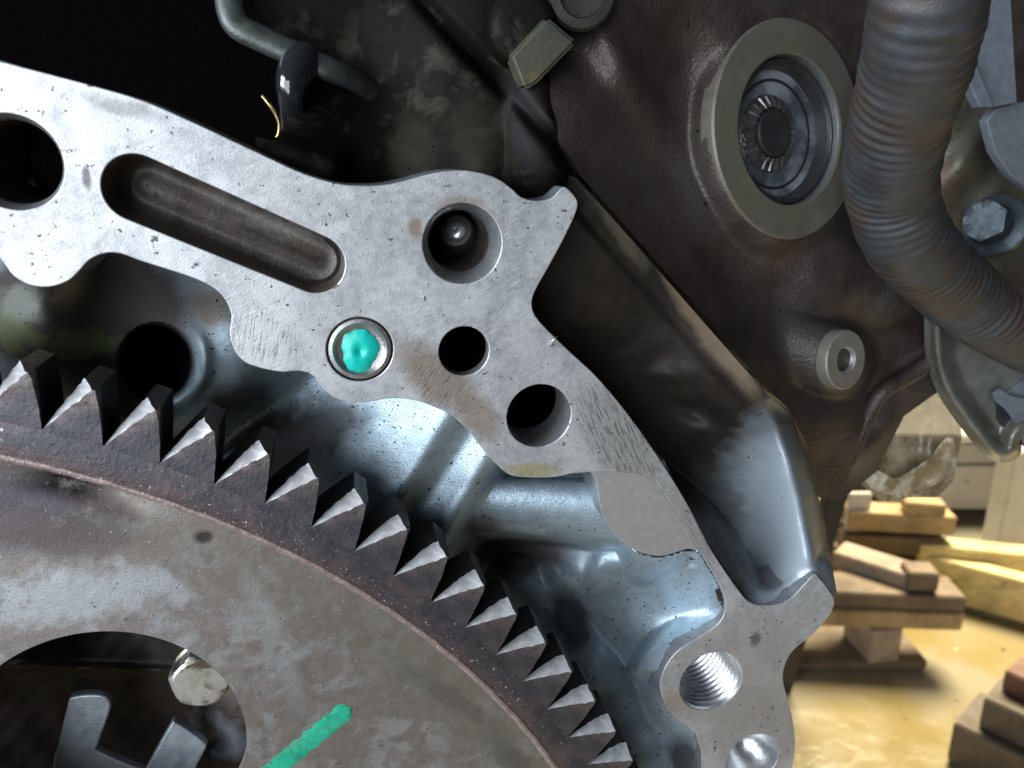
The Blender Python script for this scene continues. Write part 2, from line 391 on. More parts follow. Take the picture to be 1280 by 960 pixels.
m_steel = material("gear_steel", (.058, .058, .070), (.085, .078, .086), .4, .6, (.34, .5), col3=(.12, .095, .10), sc3=.12, c3=(.50, .62), bump=(1.8, .07), bump2_=(.5, .08),
    specks=[(1.4, .70, (.42, .42, .43)), (.8, .69, (.05, .04, .04)), (2.2, .69, (.30, .29, .30))], radial=[(0, 1, 143.2, 145.4, (.13, .085, .085), .6), (151.5, 154, 190, 191, (.20, .175, .15), .45)])
m_cham = material("worn_tooth_chamfer", (.72, .72, .74), (.48, .48, .49), .7, .5, (.34, .48), bump=(2.0, .05), specks=[(1.0, .68, (.3, .28, .27))])
m_flank = material("shaded_oily_flank", (.020, .017, .016), (.012, .010, .010), .4, .3, (.4, .55), bump=(2, .05), spec=.3)  # black carries the shade of the tooth gaps as well as oil
m_tip = material("worn_tooth_tip", (.13, .115, .105), (.06, .05, .048), .8, .4, (.4, .55), bump=(2, .08))
m_weld = material("rusty_weld_edge", (.36, .28, .26), (.24, .17, .165), .5, .5, (.38, .55), bump=(2.0, .14), specks=[(1.2, .66, (.5, .48, .46))])
def dl(px, py): v = L(px, py, 0); return (float(v[0]) + 82.576, float(v[1]) + 179.508, 0)
m_disc = material("flexplate_steel", (.250, .222, .207), (.180, .157, .144), .45, .5, (.36, .50), col3=(.295, .293, .295), sc3=.16, c3=(.49, .60), bump=(3.0, .04), bump2_=(.5, .06), contrast=(.30, .70),
    specks=[(1.1, .70, (.09, .08, .075)), (1.9, .70, (.46, .46, .46)), (.5, .725, (.11, .10, .09))], grime=(.16, .57, .68, (.165, .145, .125)),
    radial=[(128, 136, 190, 191, (.185, .16, .13), .6)],
    stains_and_shade=[(dl(30, 636), (15, 7.0), -10, (.065, .058, .070), .97, 2.5), (dl(60, 660), (14, 3.5), -10, (.11, .085, .085), .7, 4), (dl(125, 625), (6, 2.2), -22, (.06, .042, .04), .9, 2), (dl(88, 606), (5.5, 1.7), -12, (.012, .010, .010), .97, .8), (dl(255, 668), (1.6, 1.2), 0, (.035, .035, .03), .97, .8),  # near-black spot in the hollow paints in its shade
            (dl(345, 800), (2.2, 15), 18, (.30, .31, .31), .6, 3), (dl(100, 740), (15, 4.5), 5, (.37, .385, .40), .85, 8), (dl(215, 730), (5, 2), -30, (.36, .375, .39), .7, 6), (dl(560, 870), (14, 2.0), -40, (.10, .095, .09), .5, 3), (dl(640, 950), (9, 2.6), -50, (.09, .085, .08), .6, 3)])  # long dark spots along the ring edge are a painted shadow band
m_black = material("shade_black", (.0028, .0022, .0024), (.002, .0016, .0018), .2, .0, (.8, .95), bump=(1, .02), spec=.0)  # near black standing in for shade in deep bores and the void
m_paint = material("turquoise_paint", (.0, .48, .40), (.01, .56, .46), .6, .0, (.28, .38), bump=(1.2, .03), coat=.2)
m_green = material("green_paint", (.0, .36, .21), (.02, .47, .29), .5, .0, (.4, .55), bump=(2.0, .06), col3=(.01, .28, .17), sc3=.3, specks=[(1.3, .66, (.06, .12, .09)), (2.5, .68, (.2, .3, .25))], scratch=[(-38, .2, 3.5, .9, (.12, .22, .17))])
m_dowel = material("dowel_steel", (.42, .41, .41), (.30, .29, .29), .5, .8, (.28, .42), bump=(2.5, .04))
m_cast_mid = material("cast_grey_edge", (.26, .28, .30), (.19, .20, .215), .3, .5, (.36, .5), bump=(1.8, .08), specks=[(1.0, .68, (.06, .055, .05))])
m_bright = material("bright_machined_bore", (.66, .68, .70), (.56, .58, .60), .5, .85, (.24, .36), bump=(2.5, .03))
m_bore = material("dark_bore", (.10, .085, .075), (.06, .05, .045), .4, .5, (.4, .55), bump=(1.5, .08))
m_slot = material("slot_casting", (.085, .066, .056), (.045, .038, .033), .25, .15, (.38, .55), col3=(.10, .10, .085), sc3=.08, c3=(.5, .62), bump=(1.5, .10), specks=[(.8, .69, (.03, .025, .02))])
m_zinc = material("zinc_hex_head", (.78, .79, .76), (.50, .50, .44), .3, .8, (.26, .38), bump=(2.0, .03), col3=(.20, .17, .12), sc3=.22, c3=(.50, .62))
m_wheel = material("dark_reluctor_steel", (.50, .55, .60), (.34, .39, .43), .3, .6, (.34, .5), bump=(1.8, .06), specks=[(1.3, .70, (.3, .3, .3)), (.8, .71, (.35, .22, .08))])
m_hose = material("braided_hose", (.040, .045, .052), (.028, .029, .032), .25, .0, (.45, .6), col3=(.042, .031, .025), sc3=.05, c3=(.46, .6), bump=(2.0, .10), spec=.6)
m_plastic = material("black_plastic", (.030, .030, .033), (.020, .020, .021), .3, 0, (.35, .5), bump=(2, .05))
m_grey = material("grey_bracket", (.20, .23, .27), (.15, .175, .205), .5, .3, (.45, .6), bump=(4, .04))
m_sheet = material("sheet_steel", (.25, .26, .24), (.17, .175, .16), .2, .45, (.30, .42), bump=(1.5, .05), col3=(.17, .16, .12), sc3=.05, c3=(.5, .65))
m_bolt = material("grey_bolt", (.085, .11, .13), (.06, .075, .085), .4, .6, (.36, .5), bump=(2, .04))
m_olive = material("olive_casting", (.15, .145, .11), (.10, .095, .075), .15, .4, (.42, .6), col3=(.15, .10, .07), sc3=.06, c3=(.5, .65), bump=(1.4, .15), specks=[(.6, .68, (.03, .03, .025))])
m_brass = material("brass_wire", (.75, .55, .25), (.6, .42, .18), .5, .9, (.25, .35), bump=(2, .03))
m_film2 = material("white_film_fold", (.72, .64, .46), (.36, .28, .16), .10, 0, (.28, .42), bump=(.5, .1), alpha=.72, spec=.6, contrast=(.45, .55))
m_film = material("clear_film", (.16, .12, .075), (.42, .36, .26), .08, 0, (.22, .35), bump=(.5, .1), alpha=.62, spec=.6, contrast=(.48, .6))

# ================================================================== BACKGROUND (world coordinates, mm)
ID = Matrix.Identity(4)
Mw = np.array(CM)[:3, :3]; Cw = np.array(CM)[:3, 3] * 1000
def wray(px, py): return Mw @ np.array([(px - 640) / FPX, -(py - 480) / FPX, -1.0])
def G(px, py, z=0.0):            # point on the horizontal plane z (mm)
    r = wray(px, py); t = (z - Cw[2]) / r[2]; return Cw + r * t
def WY(px, py, y):               # point on the vertical plane at distance y (mm)
    r = wray(px, py); return Cw + r * (y - Cw[1]) / r[1]
def wood(name, col, col2, ang=0, unit=1000, **k):
    return material(name, col, col2, .02, 0, (.5, .7), bump=(.3, .5), scratch=[(ang, .004, .16, 1.3, tuple(c * .40 for c in col)), (ang, .012, .35, .8, tuple(c * .6 for c in col))], grime=(.012, .52, .66, tuple(c * .55 for c in col)), specks=[(.06, .67, tuple(c * .35 for c in col))], **k)
m_floor = material("wet_concrete_floor", (.43, .40, .34), (.35, .315, .25), .004, 0, (.07, .32), col3=(.30, .235, .10), sc3=.0022, c3=(.44, .6), bump=(.05, 1.0), specks=[(.02, .70, (.18, .14, .09)), (.03, .735, (.75, .74, .7))])
m_wood_y = wood("yellowed_pine", (.50, .36, .19), (.40, .28, .14))
m_wood_b = wood("brown_pine", (.24, .17, .115), (.16, .115, .075))
m_wood_g = wood("greyed_pine", (.44, .36, .29), (.36, .28, .21))
m_wood_d = wood("dark_weathered_wood", (.15, .115, .085), (.10, .075, .055))
m_wood_r = wood("reddish_wood", (.22, .10, .065), (.16, .075, .05))
m_yellow = wood("pale_yellow_wood", (.78, .66, .34), (.66, .54, .26))
m_cab = material("galvanised_sheet", (.36, .36, .38), (.28, .28, .30), .01, .3, (.3, .45), bump=(.05, 1.0), specks=[(.03, .70, (.15, .14, .13))])
m_post = material("white_painted_post", (.72, .70, .66), (.62, .60, .56), .02, 0, (.4, .5), bump=(.1, .4), specks=[(.05, .70, (.3, .27, .22))])
m_wall = material("pale_workshop_wall", (.78, .76, .72), (.68, .66, .62), .003, 0, (.6, .8), bump=(.05, 1.0))

def structure(o): o['kind'] = 'structure'; return o
fl = [(-6000, -3000, 0), (7000, -3000, 0), (7000, 2600, 0), (-6000, 2600, 0)]
structure(mesh("floor", fl, [(0, 1, 2, 3)], m_floor, None, False))
structure(mesh("wall", [(-6000, 2560, 0), (7000, 2560, 0), (7000, 2560, 3200), (-6000, 2560, 3200), (-6000, 2660, 0), (7000, 2660, 0), (7000, 2660, 3200), (-6000, 2660, 3200)],
     [(0, 1, 2, 3), (7, 6, 5, 4), (3, 2, 6, 7), (0, 3, 7, 4), (1, 5, 6, 2)], m_wall, None, False))

def boxmesh(name, c, ax, ay, h, mat, parent, bev=2.5):
    """box: c = lower corner, ax, ay horizontal edge vectors, h height vector"""
    c, ax, ay = np.array(c, float), np.array(ax, float), np.array(ay, float)
    hz = np.array([0, 0, h], float) if not hasattr(h, '__len__') else np.array(h, float)
    V = [c, c + ax, c + ax + ay, c + ay]; V += [v + hz for v in V]
    f = [(0, 3, 2, 1), (4, 5, 6, 7), (0, 1, 5, 4), (1, 2, 6, 5), (2, 3, 7, 6), (3, 0, 4, 7)]
    o = mesh(name, V, f, mat, parent, False)
    b = bmesh.new(); b.from_mesh(o.data); bmesh.ops.recalc_face_normals(b, faces=b.faces)
    bmesh.ops.bevel(b, geom=b.edges[:], offset=bev / 1000, segments=2, affect='EDGES'); b.to_mesh(o.data); b.free()
    return o
def plank(name, label, cat, pa, pb, width, thick, mat, group=None, lift=0, flip=1, cutend=None):
    """board whose near top edge runs pixel pa->pb at top height lift+thick"""
    A = G(*pa, lift + thick); B = G(*pb, lift + thick); d = B - A; n = np.array([-d[1], d[0], 0]); n /= np.linalg.norm(n); n *= width * flip
    A[2] -= thick; base = A
    t = thing(name, label, cat, base, group, ID)
    boxmesh("timber", A, d, n, thick, mat, t)
    return t
# pallet (nearest, middle distance): deck of two boards over blocks, bottom board
gp = "timber pieces lying on the workshop floor"
plank("wooden_board", "long brown board laid on top of the wooden block, crossing behind the aluminium lug", "board", (960, 737), (1209, 747), 75, 30, m_wood_b, gp, 127)
plank("wooden_board", "yellow brown board directly under the long brown board", "board", (960, 760), (1206, 768), 78, 34, m_wood_y, gp, 92)
plank("wooden_block", "grey brown wooden block standing between the long board and the bottom board", "block", (1092, 789), (1130, 786), 90, 68, m_wood_g, gp, 23)
plank("wooden_board", "thin bottom board lying flat on the wet floor under the block", "board", (960, 827), (1160, 826), 110, 18, m_wood_b, gp, 4)
plank("wooden_plank", "pale grey plank slanting down towards the viewer behind the long brown board", "plank", (1042, 690), (1142, 722), 60, 34, m_wood_g, gp, 150)
plank("wooden_block", "small square brown block at the end of the slanting grey plank", "block", (1138, 716), (1176, 718), 45, 36, m_wood_b, gp, 160)
plank("wooden_board", "upper yellow brown board of the far stack below the plastic film", "board", (1062, 640), (1197, 647), 60, 42, m_wood_y, gp, 142)
plank("wooden_board", "lower brown board of the far stack below the plastic film", "board", (1055, 668), (1182, 674), 90, 42, m_wood_b, gp, 92)
plank("wooden_board", "bottom dark board of the far stack under two others", "board", (1050, 696), (1160, 700), 120, 60, m_wood_d, gp, 4)
plank("wooden_block", "short orange brown offcut lying on top of the far board stack", "offcut", (1134, 628), (1184, 632), 40, 28, m_wood_y, gp, 186)
plank("yellow_beam", "pale yellow painted beam running right behind the boards, nearer of the two", "beam", (1147, 692), (1300, 732), 40, 88, m_yellow, gp, 12, 1)
plank("yellow_beam", "pale yellow painted beam running level at the right edge, farther of the two", "beam", (1152, 681), (1310, 697), 50, 40, m_yellow, gp, 84, 1)
plank("wooden_beam", "dark weathered beam at the bottom right, lowest of its stack", "beam", (1192, 903), (1340, 975), 110, 70, m_wood_d, gp, 4)
plank("wooden_beam", "dark weathered beam at the bottom right, in the middle of its stack", "beam", (1230, 872), (1340, 922), 75, 52, m_wood_d, gp, 75)
plank("wooden_block", "reddish wooden block at the right edge, topmost of the bottom right stack", "block", (1256, 838), (1330, 872), 60, 34, m_wood_r, gp, 128)

# galvanised cabinet, post, strut behind
yc = 1800
a, b_ = WY(1120, 552, yc), WY(1262, 576, yc)
t = thing("metal_cabinet", "grey galvanised sheet cabinet standing on the floor behind the timber stack", "cabinet", (a[0], yc, 0), None, ID)
ztop = a[2]
boxmesh("cabinet_body", (a[0], yc, 40), (b_[0] - a[0] + 500, 0, 0), (0, 400, 0), ztop - 40, m_cab, t, 8)
boxmesh("top_rim", (a[0] - 12, yc - 14, ztop + 1), (b_[0] - a[0] + 520, 0, 0), (0, 420, 0), 22, m_post, t, 4)
boxmesh("door_panel", (a[0] + 40, yc - 8, 80), (270, 0, 0), (0, 6, 0), ztop - 140, m_cab, t, 2)
yp = 1560
a = WY(1262, 600, yp); b_ = WY(1300, 600, yp)
t = thing("white_post", "white painted square post standing at the right edge before the cabinet", "post", (a[0], yp, 0), None, ID)
boxmesh("post_shaft", (a[0], yp, 8), (b_[0] - a[0], 0, 0), (0, 60, 0), WY(1262, 568, yp)[2], m_post, t, 5)
boxmesh("foot_plate", (a[0] - 12, yp - 12, 0), (b_[0] - a[0] + 24, 0, 0), (0, 84, 0), 8, m_post, t, 2)
yb = 1150
a = WY(1042, 600, yb); b_ = WY(1072, 600, yb); c1 = WY(982, 812, yb)
t = thing("black_strut", "black slanting steel leg between the engine casting and the timber", "strut", (c1[0], yb, 0), None, ID)
dn = (a - c1); dn = dn / dn[2] * (a[2] + 120)
boxmesh("strut_bar", c1 - dn / dn[2] * c1[2], (32, 0, 0), (0, 30, 0), dn, m_plastic, t, 2)
#boxmesh("strut_foot", c1 - dn / dn[2] * c1[2] + np.array([-20, -20, 0.5]), (90, 0, 0), (0, 70, 0), 6, m_plastic, t, 1)
yb = 1500
a = WY(1072, 625, yb); b_ = WY(1090, 625, yb); c1 = WY(1052, 700, yb)
t = thing("white_sheet_panel", "small white painted upright panel seen between black strut and far boards", "panel", (c1[0], yb, 0), None, ID)
boxmesh("panel_sheet", (c1[0], yb, 2), (b_[0] - c1[0], 0, 0), (0, 12, 0), WY(1072, 618, yb)[2], m_post, t, 2)

# ================================================================== ENGINE BLOCK
eng = thing("engine_block", "bare aluminium engine block with machined flange face, holes and curved cast ribs", "engine block")

OUT = [(-160, 30), (-60, 58), (0, 76), (60, 92), (120, 108), (180, 126), (240, 152), (300, 180), (340, 199), (380, 217), (420, 229), (450, 232), (480, 231), (505, 226), (530, 219), (555, 214),
       (580, 213), (605, 217), (625, 225), (640, 236), (653, 247), (672, 251), (690, 247), (703, 234), (712, 238), (722, 252), (719, 268), (704, 300), (685, 335), (669, 364), (665, 380),
       (670, 396), (690, 418), (715, 442), (745, 470), (775, 505), (805, 545), (835, 590), (862, 635), (885, 680), (905, 712), (925, 740), (936, 752), (952, 757), (975, 755), (992, 745),
       (1004, 732), (1018, 718), (1024, 722), (1036, 737), (1043, 752), (1036, 771), (1015, 794), (993, 812), (982, 830), (979, 850), (985, 875), (992, 905), (994, 935), (990, 965), (985, 1010), (990, 1120)]
INN = [(870, 1120), (877, 960), (873, 930), (866, 913), (845, 898), (831, 880), (825, 857), (832, 833), (850, 811), (880, 793), (900, 777), (907, 757), (901, 735), (886, 708), (874, 690)]
PADLINE = [(862, 666), (850, 648), (838, 630), (820, 604), (800, 593), (770, 590), (738, 590)]
INN2 = [(715, 592), (690, 597), (660, 597), (638, 594), (622, 582), (608, 568), (598, 555), (585, 538), (565, 520), (545, 510), (520, 501), (490, 498), (465, 502), (440, 503), (418, 497), (402, 484),
        (392, 470), (375, 464), (352, 465), (325, 460), (305, 452), (293, 438), (287, 418), (289, 395), (282, 376), (268, 361), (245, 349), (210, 337), (175, 326), (150, 317), (130, 317), (112, 325), (98, 340), (84, 352),
        (60, 359), (36, 356), (17, 345), (4, 328), (-14, 305), (-45, 290), (-100, 275), (-180, 262)]
PAD = [(738, 590), (745, 600), (748, 615), (752, 640), (761, 658), (775, 675), (797, 690), (826, 696), (850, 690), (862, 687), (874, 690)]

def smooth_px(P, n=4): return catmull(P, False, n)
def flange_mesh(name, loops, d0, thick, mat, parent, bevel=.18, side_mat=None):
    """solid plate from closed pixel loops (first outer, rest holes given as engine-mm arrays)"""
    cu = bpy.data.curves.new(name, 'CURVE'); cu.dimensions = '2D'; cu.fill_mode = 'BOTH'
    for lp_ in loops:
        sp = cu.splines.new('POLY'); sp.points.add(len(lp_) - 1)
        for i, p in enumerate(lp_): sp.points[i].co = (p[0] / 1000, p[1] / 1000, 0, 1)
        sp.use_cyclic_u = True
    cu.extrude = thick / 2000 - bevel / 1000; cu.bevel_depth = bevel / 1000; cu.bevel_resolution = 2; cu.offset = -bevel / 1000
    o = bpy.data.objects.new(name, cu); COL.objects.link(o)
    dg = bpy.context.evaluated_depsgraph_get(); me = bpy.data.meshes.new_from_object(o.evaluated_get(dg))
    bpy.data.objects.remove(o); me.name = name
    me.transform(Matrix.Translation((0, 0, (-d0 - thick / 2) / 1000)))
    me.materials.clear()
    side_ = [1 if abs(p.normal.z) < .35 else 0 for p in me.polygons]
    me.polygons.foreach_set('use_smooth', [True] * len(me.polygons)); me.set_sharp_from_angle(angle=R(25))
    o = link(name, me, mat, parent, [mat, side_mat] if side_mat else None); o['_b'] = [0., 0., 0.]
    if side_mat: me.polygons.foreach_set('material_index', side_)
    return o
def to_mm(P, d=F): return [tuple(v[:2]) for v in L(np.array(P)[:, 0], np.array(P)[:, 1], d)]
def circ(px, py, r, d=F, n=56):
    c = L(px, py, d); rr = rad(px, py, r, d); return [(c[0] + rr * math.cos(2 * math.pi * k / n), c[1] + rr * math.sin(2 * math.pi * k / n)) for k in range(n)], c, rr
def stadium(c1, r1, c2, r2, n=18):
    c1, c2 = np.array(c1), np.array(c2); ax = c2 - c1; a0 = math.atan2(ax[1], ax[0]); o = []
    for k in range(n + 1): a = a0 + math.pi / 2 + math.pi * k / n; o.append((c1[0] + r1 * math.cos(a), c1[1] + r1 * math.sin(a)))
    for k in range(n + 1): a = a0 - math.pi / 2 + math.pi * k / n; o.append((c2[0] + r2 * math.cos(a), c2[1] + r2 * math.sin(a)))
    return o
outer_loop = list(smooth_px(OUT)) + list(smooth_px(INN, 4)) + list(smooth_px(PADLINE, 3)) + list(smooth_px(INN2, 4)) + [np.array((-230, 250)), np.array((-230, 15))]
h_list = {'h1': (16, 203, 62), 'h2': (578, 305, 50), 'dw': (450, 437, 41), 'h3': (580, 439, 31), 'h4': (674, 520, 39.5), 'h5': (889, 852, 36.5), 'h6': (941, 948, 30)}
H = {k: circ(*v) for k, v in h_list.items()}
s1 = L(171, 235, F)[:2]; s2 = L(394, 330, F)[:2]; rs1 = rad(171, 235, 43, F); rs2 = rad(394, 330, 37, F)
slot_loop = stadium(s1, rs1, s2, rs2)
flange = flange_mesh("machined_flange", [to_mm(outer_loop)] + [H[k][0] for k in H] + [slot_loop], F, 11, m_face, eng, .18, m_cast_mid)
pad_loop = list(smooth_px(PAD, 4)) + list(smooth_px(PADLINE, 3))[:: 1]
flange_mesh("machined_pad", [to_mm(pad_loop)], F + .25, 9, m_pad, eng, .12, m_cast_mid)

def bore(name, key, prof, mats, fmf, parent=eng, seg=56):
    c, r = H[key][1], H[key][2]
    V, f = lathe(c, (0, 0, 1), [(r * a, h) for a, h in prof], seg)
    fm = [fmf(i // seg) for i in range(len(f))]
    return mesh(name, V, f, None, parent, sharp=35, mats=mats, fm=fm)
# through / blind bores: profile radius factor, height below the face
bore("bore", 'h1', [(1.0, -.22), (.90, -1.6), (.89, -1.9), (.88, -22), (.05, -23)], [m_bright, m_bore], lambda i: 0 if i < 2 else 1)
bore("bore", 'h2', [(1.0, -.22), (.87, -1.9), (.86, -3.2), (.79, -3.8), (.78, -22), (.05, -24)], [m_bright, m_bore], lambda i: 0 if i < 3 else 1)
bore("bore", 'h3', [(1.0, -.22), (.99, -2.4), (.95, -40), (.1, -41)], [m_bright, m_black], lambda i: 0 if i < 1 else 1)  # wall below the mouth painted black for the shade inside
bore("bore", 'h4', [(1.0, -.22), (.985, -.6), (.98, -9), (.95, -42), (.1, -43)], [m_bright, m_black], lambda i: 0 if i < 2 else 1)
bore("counterbore", 'dw', [(1.0, -.22), (.99, -.5), (.98, -5), (.2, -5.1)], [m_bore], lambda i: 0)
bore("dimple", 'h6', [(1.0, -.22), (.96, -1.5), (.86, -3.5), (.6, -5.6), (.3, -6.6), (.02, -7.0)], [m_bright], lambda i: 0)
# threaded hole: coarse ridges
pr = [(1.0, -.22), (.96, -.8)]
for k in range(16): pr += [(.99, -1.1 - k * 1.25), (.90, -1.55 - k * 1.25), (.90, -1.7 - k * 1.25)]
pr += [(.86, -22), (.05, -23)]
bore("threaded_bore", 'h5', pr, [m_bright], lambda i: 0)
# oil plug deep inside h2: shiny rounded end seen through the bore
cpl = L(570, 288, F + 13)
V, f = lathe(cpl, camdir(-.15, -.1, -1), [(3.0, -5), (3.0, -.6), (2.6, 0), (1.4, .35), (.9, .2), (.02, .25)], 28)
tk = thing("oily_plug", "oily steel plug glinting inside the large upper flange hole", "plug", cpl); mesh("plug_body", V, f, m_bore, tk, sharp=40)
V, f = lathe(cpl + camdir(-.15, -.1, -1) * .26, camdir(-.15, -.1, -1), [(1.7, 0), (1.5, .3), (.5, .45), (.01, .35)], 20); mesh("plug_tip", V, f, m_bright, tk)

# slot pocket: lofted stadium rings
rings = []
for ins, dep in [(0, .22), (.35, 3.5), (.6, 5.5), (1.2, 6.8), (2.0, 7.3), (2.6, 7.2), (3.2, 6.9), (3.8, 6.6), (4.6, 6.5)]:
    ring = stadium(s1 + (s2 - s1) * .0, rs1 - ins, s2, rs2 - ins, 18)
    n_ = len(ring); vv = []
    for (x, y) in ring:
        tt = np.clip(((np.array([x, y]) - s1) @ (s2 - s1)) / ((s2 - s1) @ (s2 - s1)), -.2, 1.2)
        k_ = 1 - .30 * float(np.clip(tt, 0, 1)) ** 3 * min(1, max(0, (ins - .5) / .7))
        vv.append((x, y, -F - dep * k_))
    rings.append(vv)
V = [v for r_ in rings for v in r_]; f = grid_faces(len(rings), n_, True, False, True)
mesh("slot_pocket", V, f, m_slot, eng, sharp=60)

FL_POLY = np.array(outer_loop)
def under_flange(X, Y, d):
    S, _, _ = sdf(FL_POLY[::2], X, Y)
    S2, _, _ = sdf(pad_loop[::2], X, Y); S = np.minimum(S, S2)
    lim = F + 1.2 + np.clip(-S, 0, 30) * .2 + np.clip(-S - 9, 0, 12) * 4
    return np.where(S < 2, np.maximum(d, np.where(S < 0, lim, F + .4)), d)

def fl_dist(X, Y):
    S, _, _ = sdf(FL_POLY[::2], X, Y); S2, _, _ = sdf(pad_loop[::2], X, Y); return np.minimum(S, S2)
# --- inner bell surface (between flange and ring gear)
baseA = tps([(-120, 330, 20), (-120, 480, 22), (-120, 700, 26), (0, 345, 19), (50, 380, 11), (40, 430, 13), (0, 470, 18), (90, 480, 17), (130, 340, 22), (120, 400, 18), (200, 360, 21), (260, 372, 19), (282, 400, 15),
              (270, 450, 15), (300, 478, 17), (250, 510, 21), (200, 560, 26), (100, 600, 30), (350, 490, 24), (310, 540, 30), (300, 640, 34), (410, 520, 27), (380, 580, 32), (400, 700, 36),
              (560, 660, 29), (640, 700, 28), (600, 760, 32), (500, 800, 36), (700, 720, 19), (760, 715, 17), (740, 700, 20), (660, 690, 25), (760, 760, 24), (600, 620, 22),
              (600, 900, 36), (700, 1000, 34), (880, 960, 26), (850, 920, 24), (950, 1000, 26), (950, 700, 20), (950, 400, 22), (600, 350, 24), (400, 350, 24)])
bowl = tps([(858, 690, 6.6), (885, 710, 6.6), (903, 740, 6.6), (904, 765, 6.6), (885, 790, 6.8), (850, 810, 7.2), (830, 835, 8), (825, 860, 9), (835, 890, 10), (888, 738, 8.2), (866, 722, 8.6), (850, 735, 10.2), (830, 745, 12.2), (800, 770, 15.5), (820, 795, 13), (790, 820, 18),
             (760, 790, 20), (780, 735, 16), (750, 720, 17), (815, 702, 10.5), (845, 768, 12), (868, 765, 10.2), (800, 860, 18), (720, 760, 21), (700, 700, 19), (740, 690, 15), (780, 690, 11.5), (810, 900, 16)])
def ribprof(t):       # t px across the rib (to lower right)
    return np.interp(t, [-260, -150, -100, -60, -30, -12, 0, 10, 20, 34, 50, 62, 74, 86, 100, 125], [34, 21, 16.5, 13.6, 11.8, 10.6, 10.0, 10.8, 12.4, 12.6, 11.4, 10.2, 10.6, 13.5, 19, 30])
def funA(X, Y):
    d = baseA(X, Y)
    # round dark hole with a lip
    q = np.hypot(X - 196, (Y - 452))
    d = d + 22 * (1 - sst(34, 50, q)) - 2.2 * np.exp(-((q - 60) / 9) ** 2) * sst(-.2, .9, ((X - 196) * .8 + (Y - 452) * .75) / np.maximum(q, 1))
    # rib from the flange down-left
    t, s, Ln = seg(X, Y, (572, 505), (474, 660))
    s = -s
    sc = 1 + .10 * np.clip(t, 0, 2)
    rb = ribprof(s / sc + 0) + 2.6 * np.clip(t, -.2, 3) + 0
    rb = (rb + (ribprof(s / sc + 5) + ribprof(s / sc - 5)) + 2 * 2.6 * np.clip(t, -.2, 3)) / 3
    d = smin(d, rb, 2.5)
    # tapered bar below the flange, left to right
    tb = rod(X, Y, (610, 628), (860, 648), 34, 50, 14.5, 6.6)
    d = smin(d, tb, 1.2)
    # bowl: concave cup whose wall climbs to the flange and the pad
    wv_ = sst(700, 775, X + (Y - 700) * .25) * sst(668, 712, Y)
    d = d + (bowl(X, Y) - d) * wv_
    e_ = np.clip(fl_dist(X, Y), 0, 300)
    nr_ = F + .5 + .17 * e_ + .014 * np.clip(e_ - 28, 0, 300) ** 2 + 20 * (1 - sst(730, 800, X)) + 20 * sst(835, 875, Y)
    d = smin(d, nr_, 1.0)
    # wedge of metal left of the bowl with two small ridges
    d = d - 1.3 * bump2(X, Y, (697, 714), 10, 24, -40) - 1.1 * bump2(X, Y, (742, 722), 9, 26, 18)
    # long diagonal rib along the gear
    rb2 = rod(X, Y, (655, 735), (850, 1010), 44, 60, 21, 11)
    rb2 = rb2 - 1.2 * bump2(X, Y, (748, 852), 12, 14) - 1.6 * bump2(X, Y, (822, 915), 26, 14, -40)
    d = smin(d, rb2, 1.5)
    d = d + .06 * wav(X, Y, 27, 1) + .02 * wav(X, Y, 9, 2)
    return under_flange(X, Y, d)
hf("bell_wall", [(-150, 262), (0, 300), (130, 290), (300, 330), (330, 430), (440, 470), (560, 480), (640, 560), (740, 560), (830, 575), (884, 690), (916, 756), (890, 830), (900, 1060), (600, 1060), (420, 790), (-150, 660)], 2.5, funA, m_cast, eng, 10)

# --- outer side of the bell (right of the flange)
baseB = tps([(640, 260, 20), (700, 300, 17), (660, 380, 20), (740, 250, 14), (760, 300, 15.5), (800, 400, 20), (700, 440, 22), (860, 430, 17.5), (850, 350, 14), (900, 430, 12.5), (945, 500, 10.5), (790, 480, 22), (860, 480, 19), (900, 500, 16), (840, 540, 24),
             (880, 600, 23), (900, 560, 20), (920, 640, 22), (950, 600, 16.5), (965, 540, 12.5), (985, 600, 9.5), (975, 660, 13), (1000, 660, 8), (940, 700, 21), (925, 730, 19), (960, 742, 11), (985, 735, 8), (1010, 700, 6.2), (1022, 716, 5.6), (1015, 660, 6.0), (1003, 610, 7.0), (985, 560, 8.6), (965, 515, 9.5)])
EDGE = [(955, 498), (975, 530), (990, 575), (1003, 620), (1013, 665), (1022, 700), (1032, 735)]
def funB(X, Y):
    d = baseB(X, Y)
    # raised tan ledge (machined deck edge) along the head joint
    t, s, Ln = seg(X, Y, (722, 238), (952, 500)); s = -s
    d = d - 1.6 * (1 - sst(15, 26, np.abs(s))) * sst(-.05, .1, t) * (1 - sst(.95, 1.05, t))
    d = d + 2.2 * bump2(X, Y, (870, 515), 26, 12, 20) - 1.2 * bump2(X, Y, (840, 470), 22, 14)
    # edge roll-over to the outside
    ex = np.interp(Y, [p[1] for p in EDGE], [p[0] for p in EDGE])
    over = 5 * np.log1p(np.exp(np.clip((X - ex) / 5, -30, 30))) * sst(485, 530, Y)
    d = d + over * .85
    e_ = np.clip(fl_dist(X, Y), 0, 300); lowr = sst(560, 700, Y)
    d = smin(d, F + .5 + .17 * e_ + .02 * np.clip(e_ - 16, 0, 300) ** 2 + 20 * (1 - lowr), 1.0)
    d = d + .10 * wav(X, Y, 25, 3) + .02 * wav(X, Y, 9, 4)
    return under_flange(X, Y, d)
hf("side_wall", [(660, 200), (720, 222), (790, 300), (870, 392), (958, 492), (990, 520), (1012, 580), (1030, 650), (1046, 740), (1030, 760), (985, 800), (900, 760), (800, 600), (650, 420), (640, 300)], 2.5, funB, m_side, eng, 26)
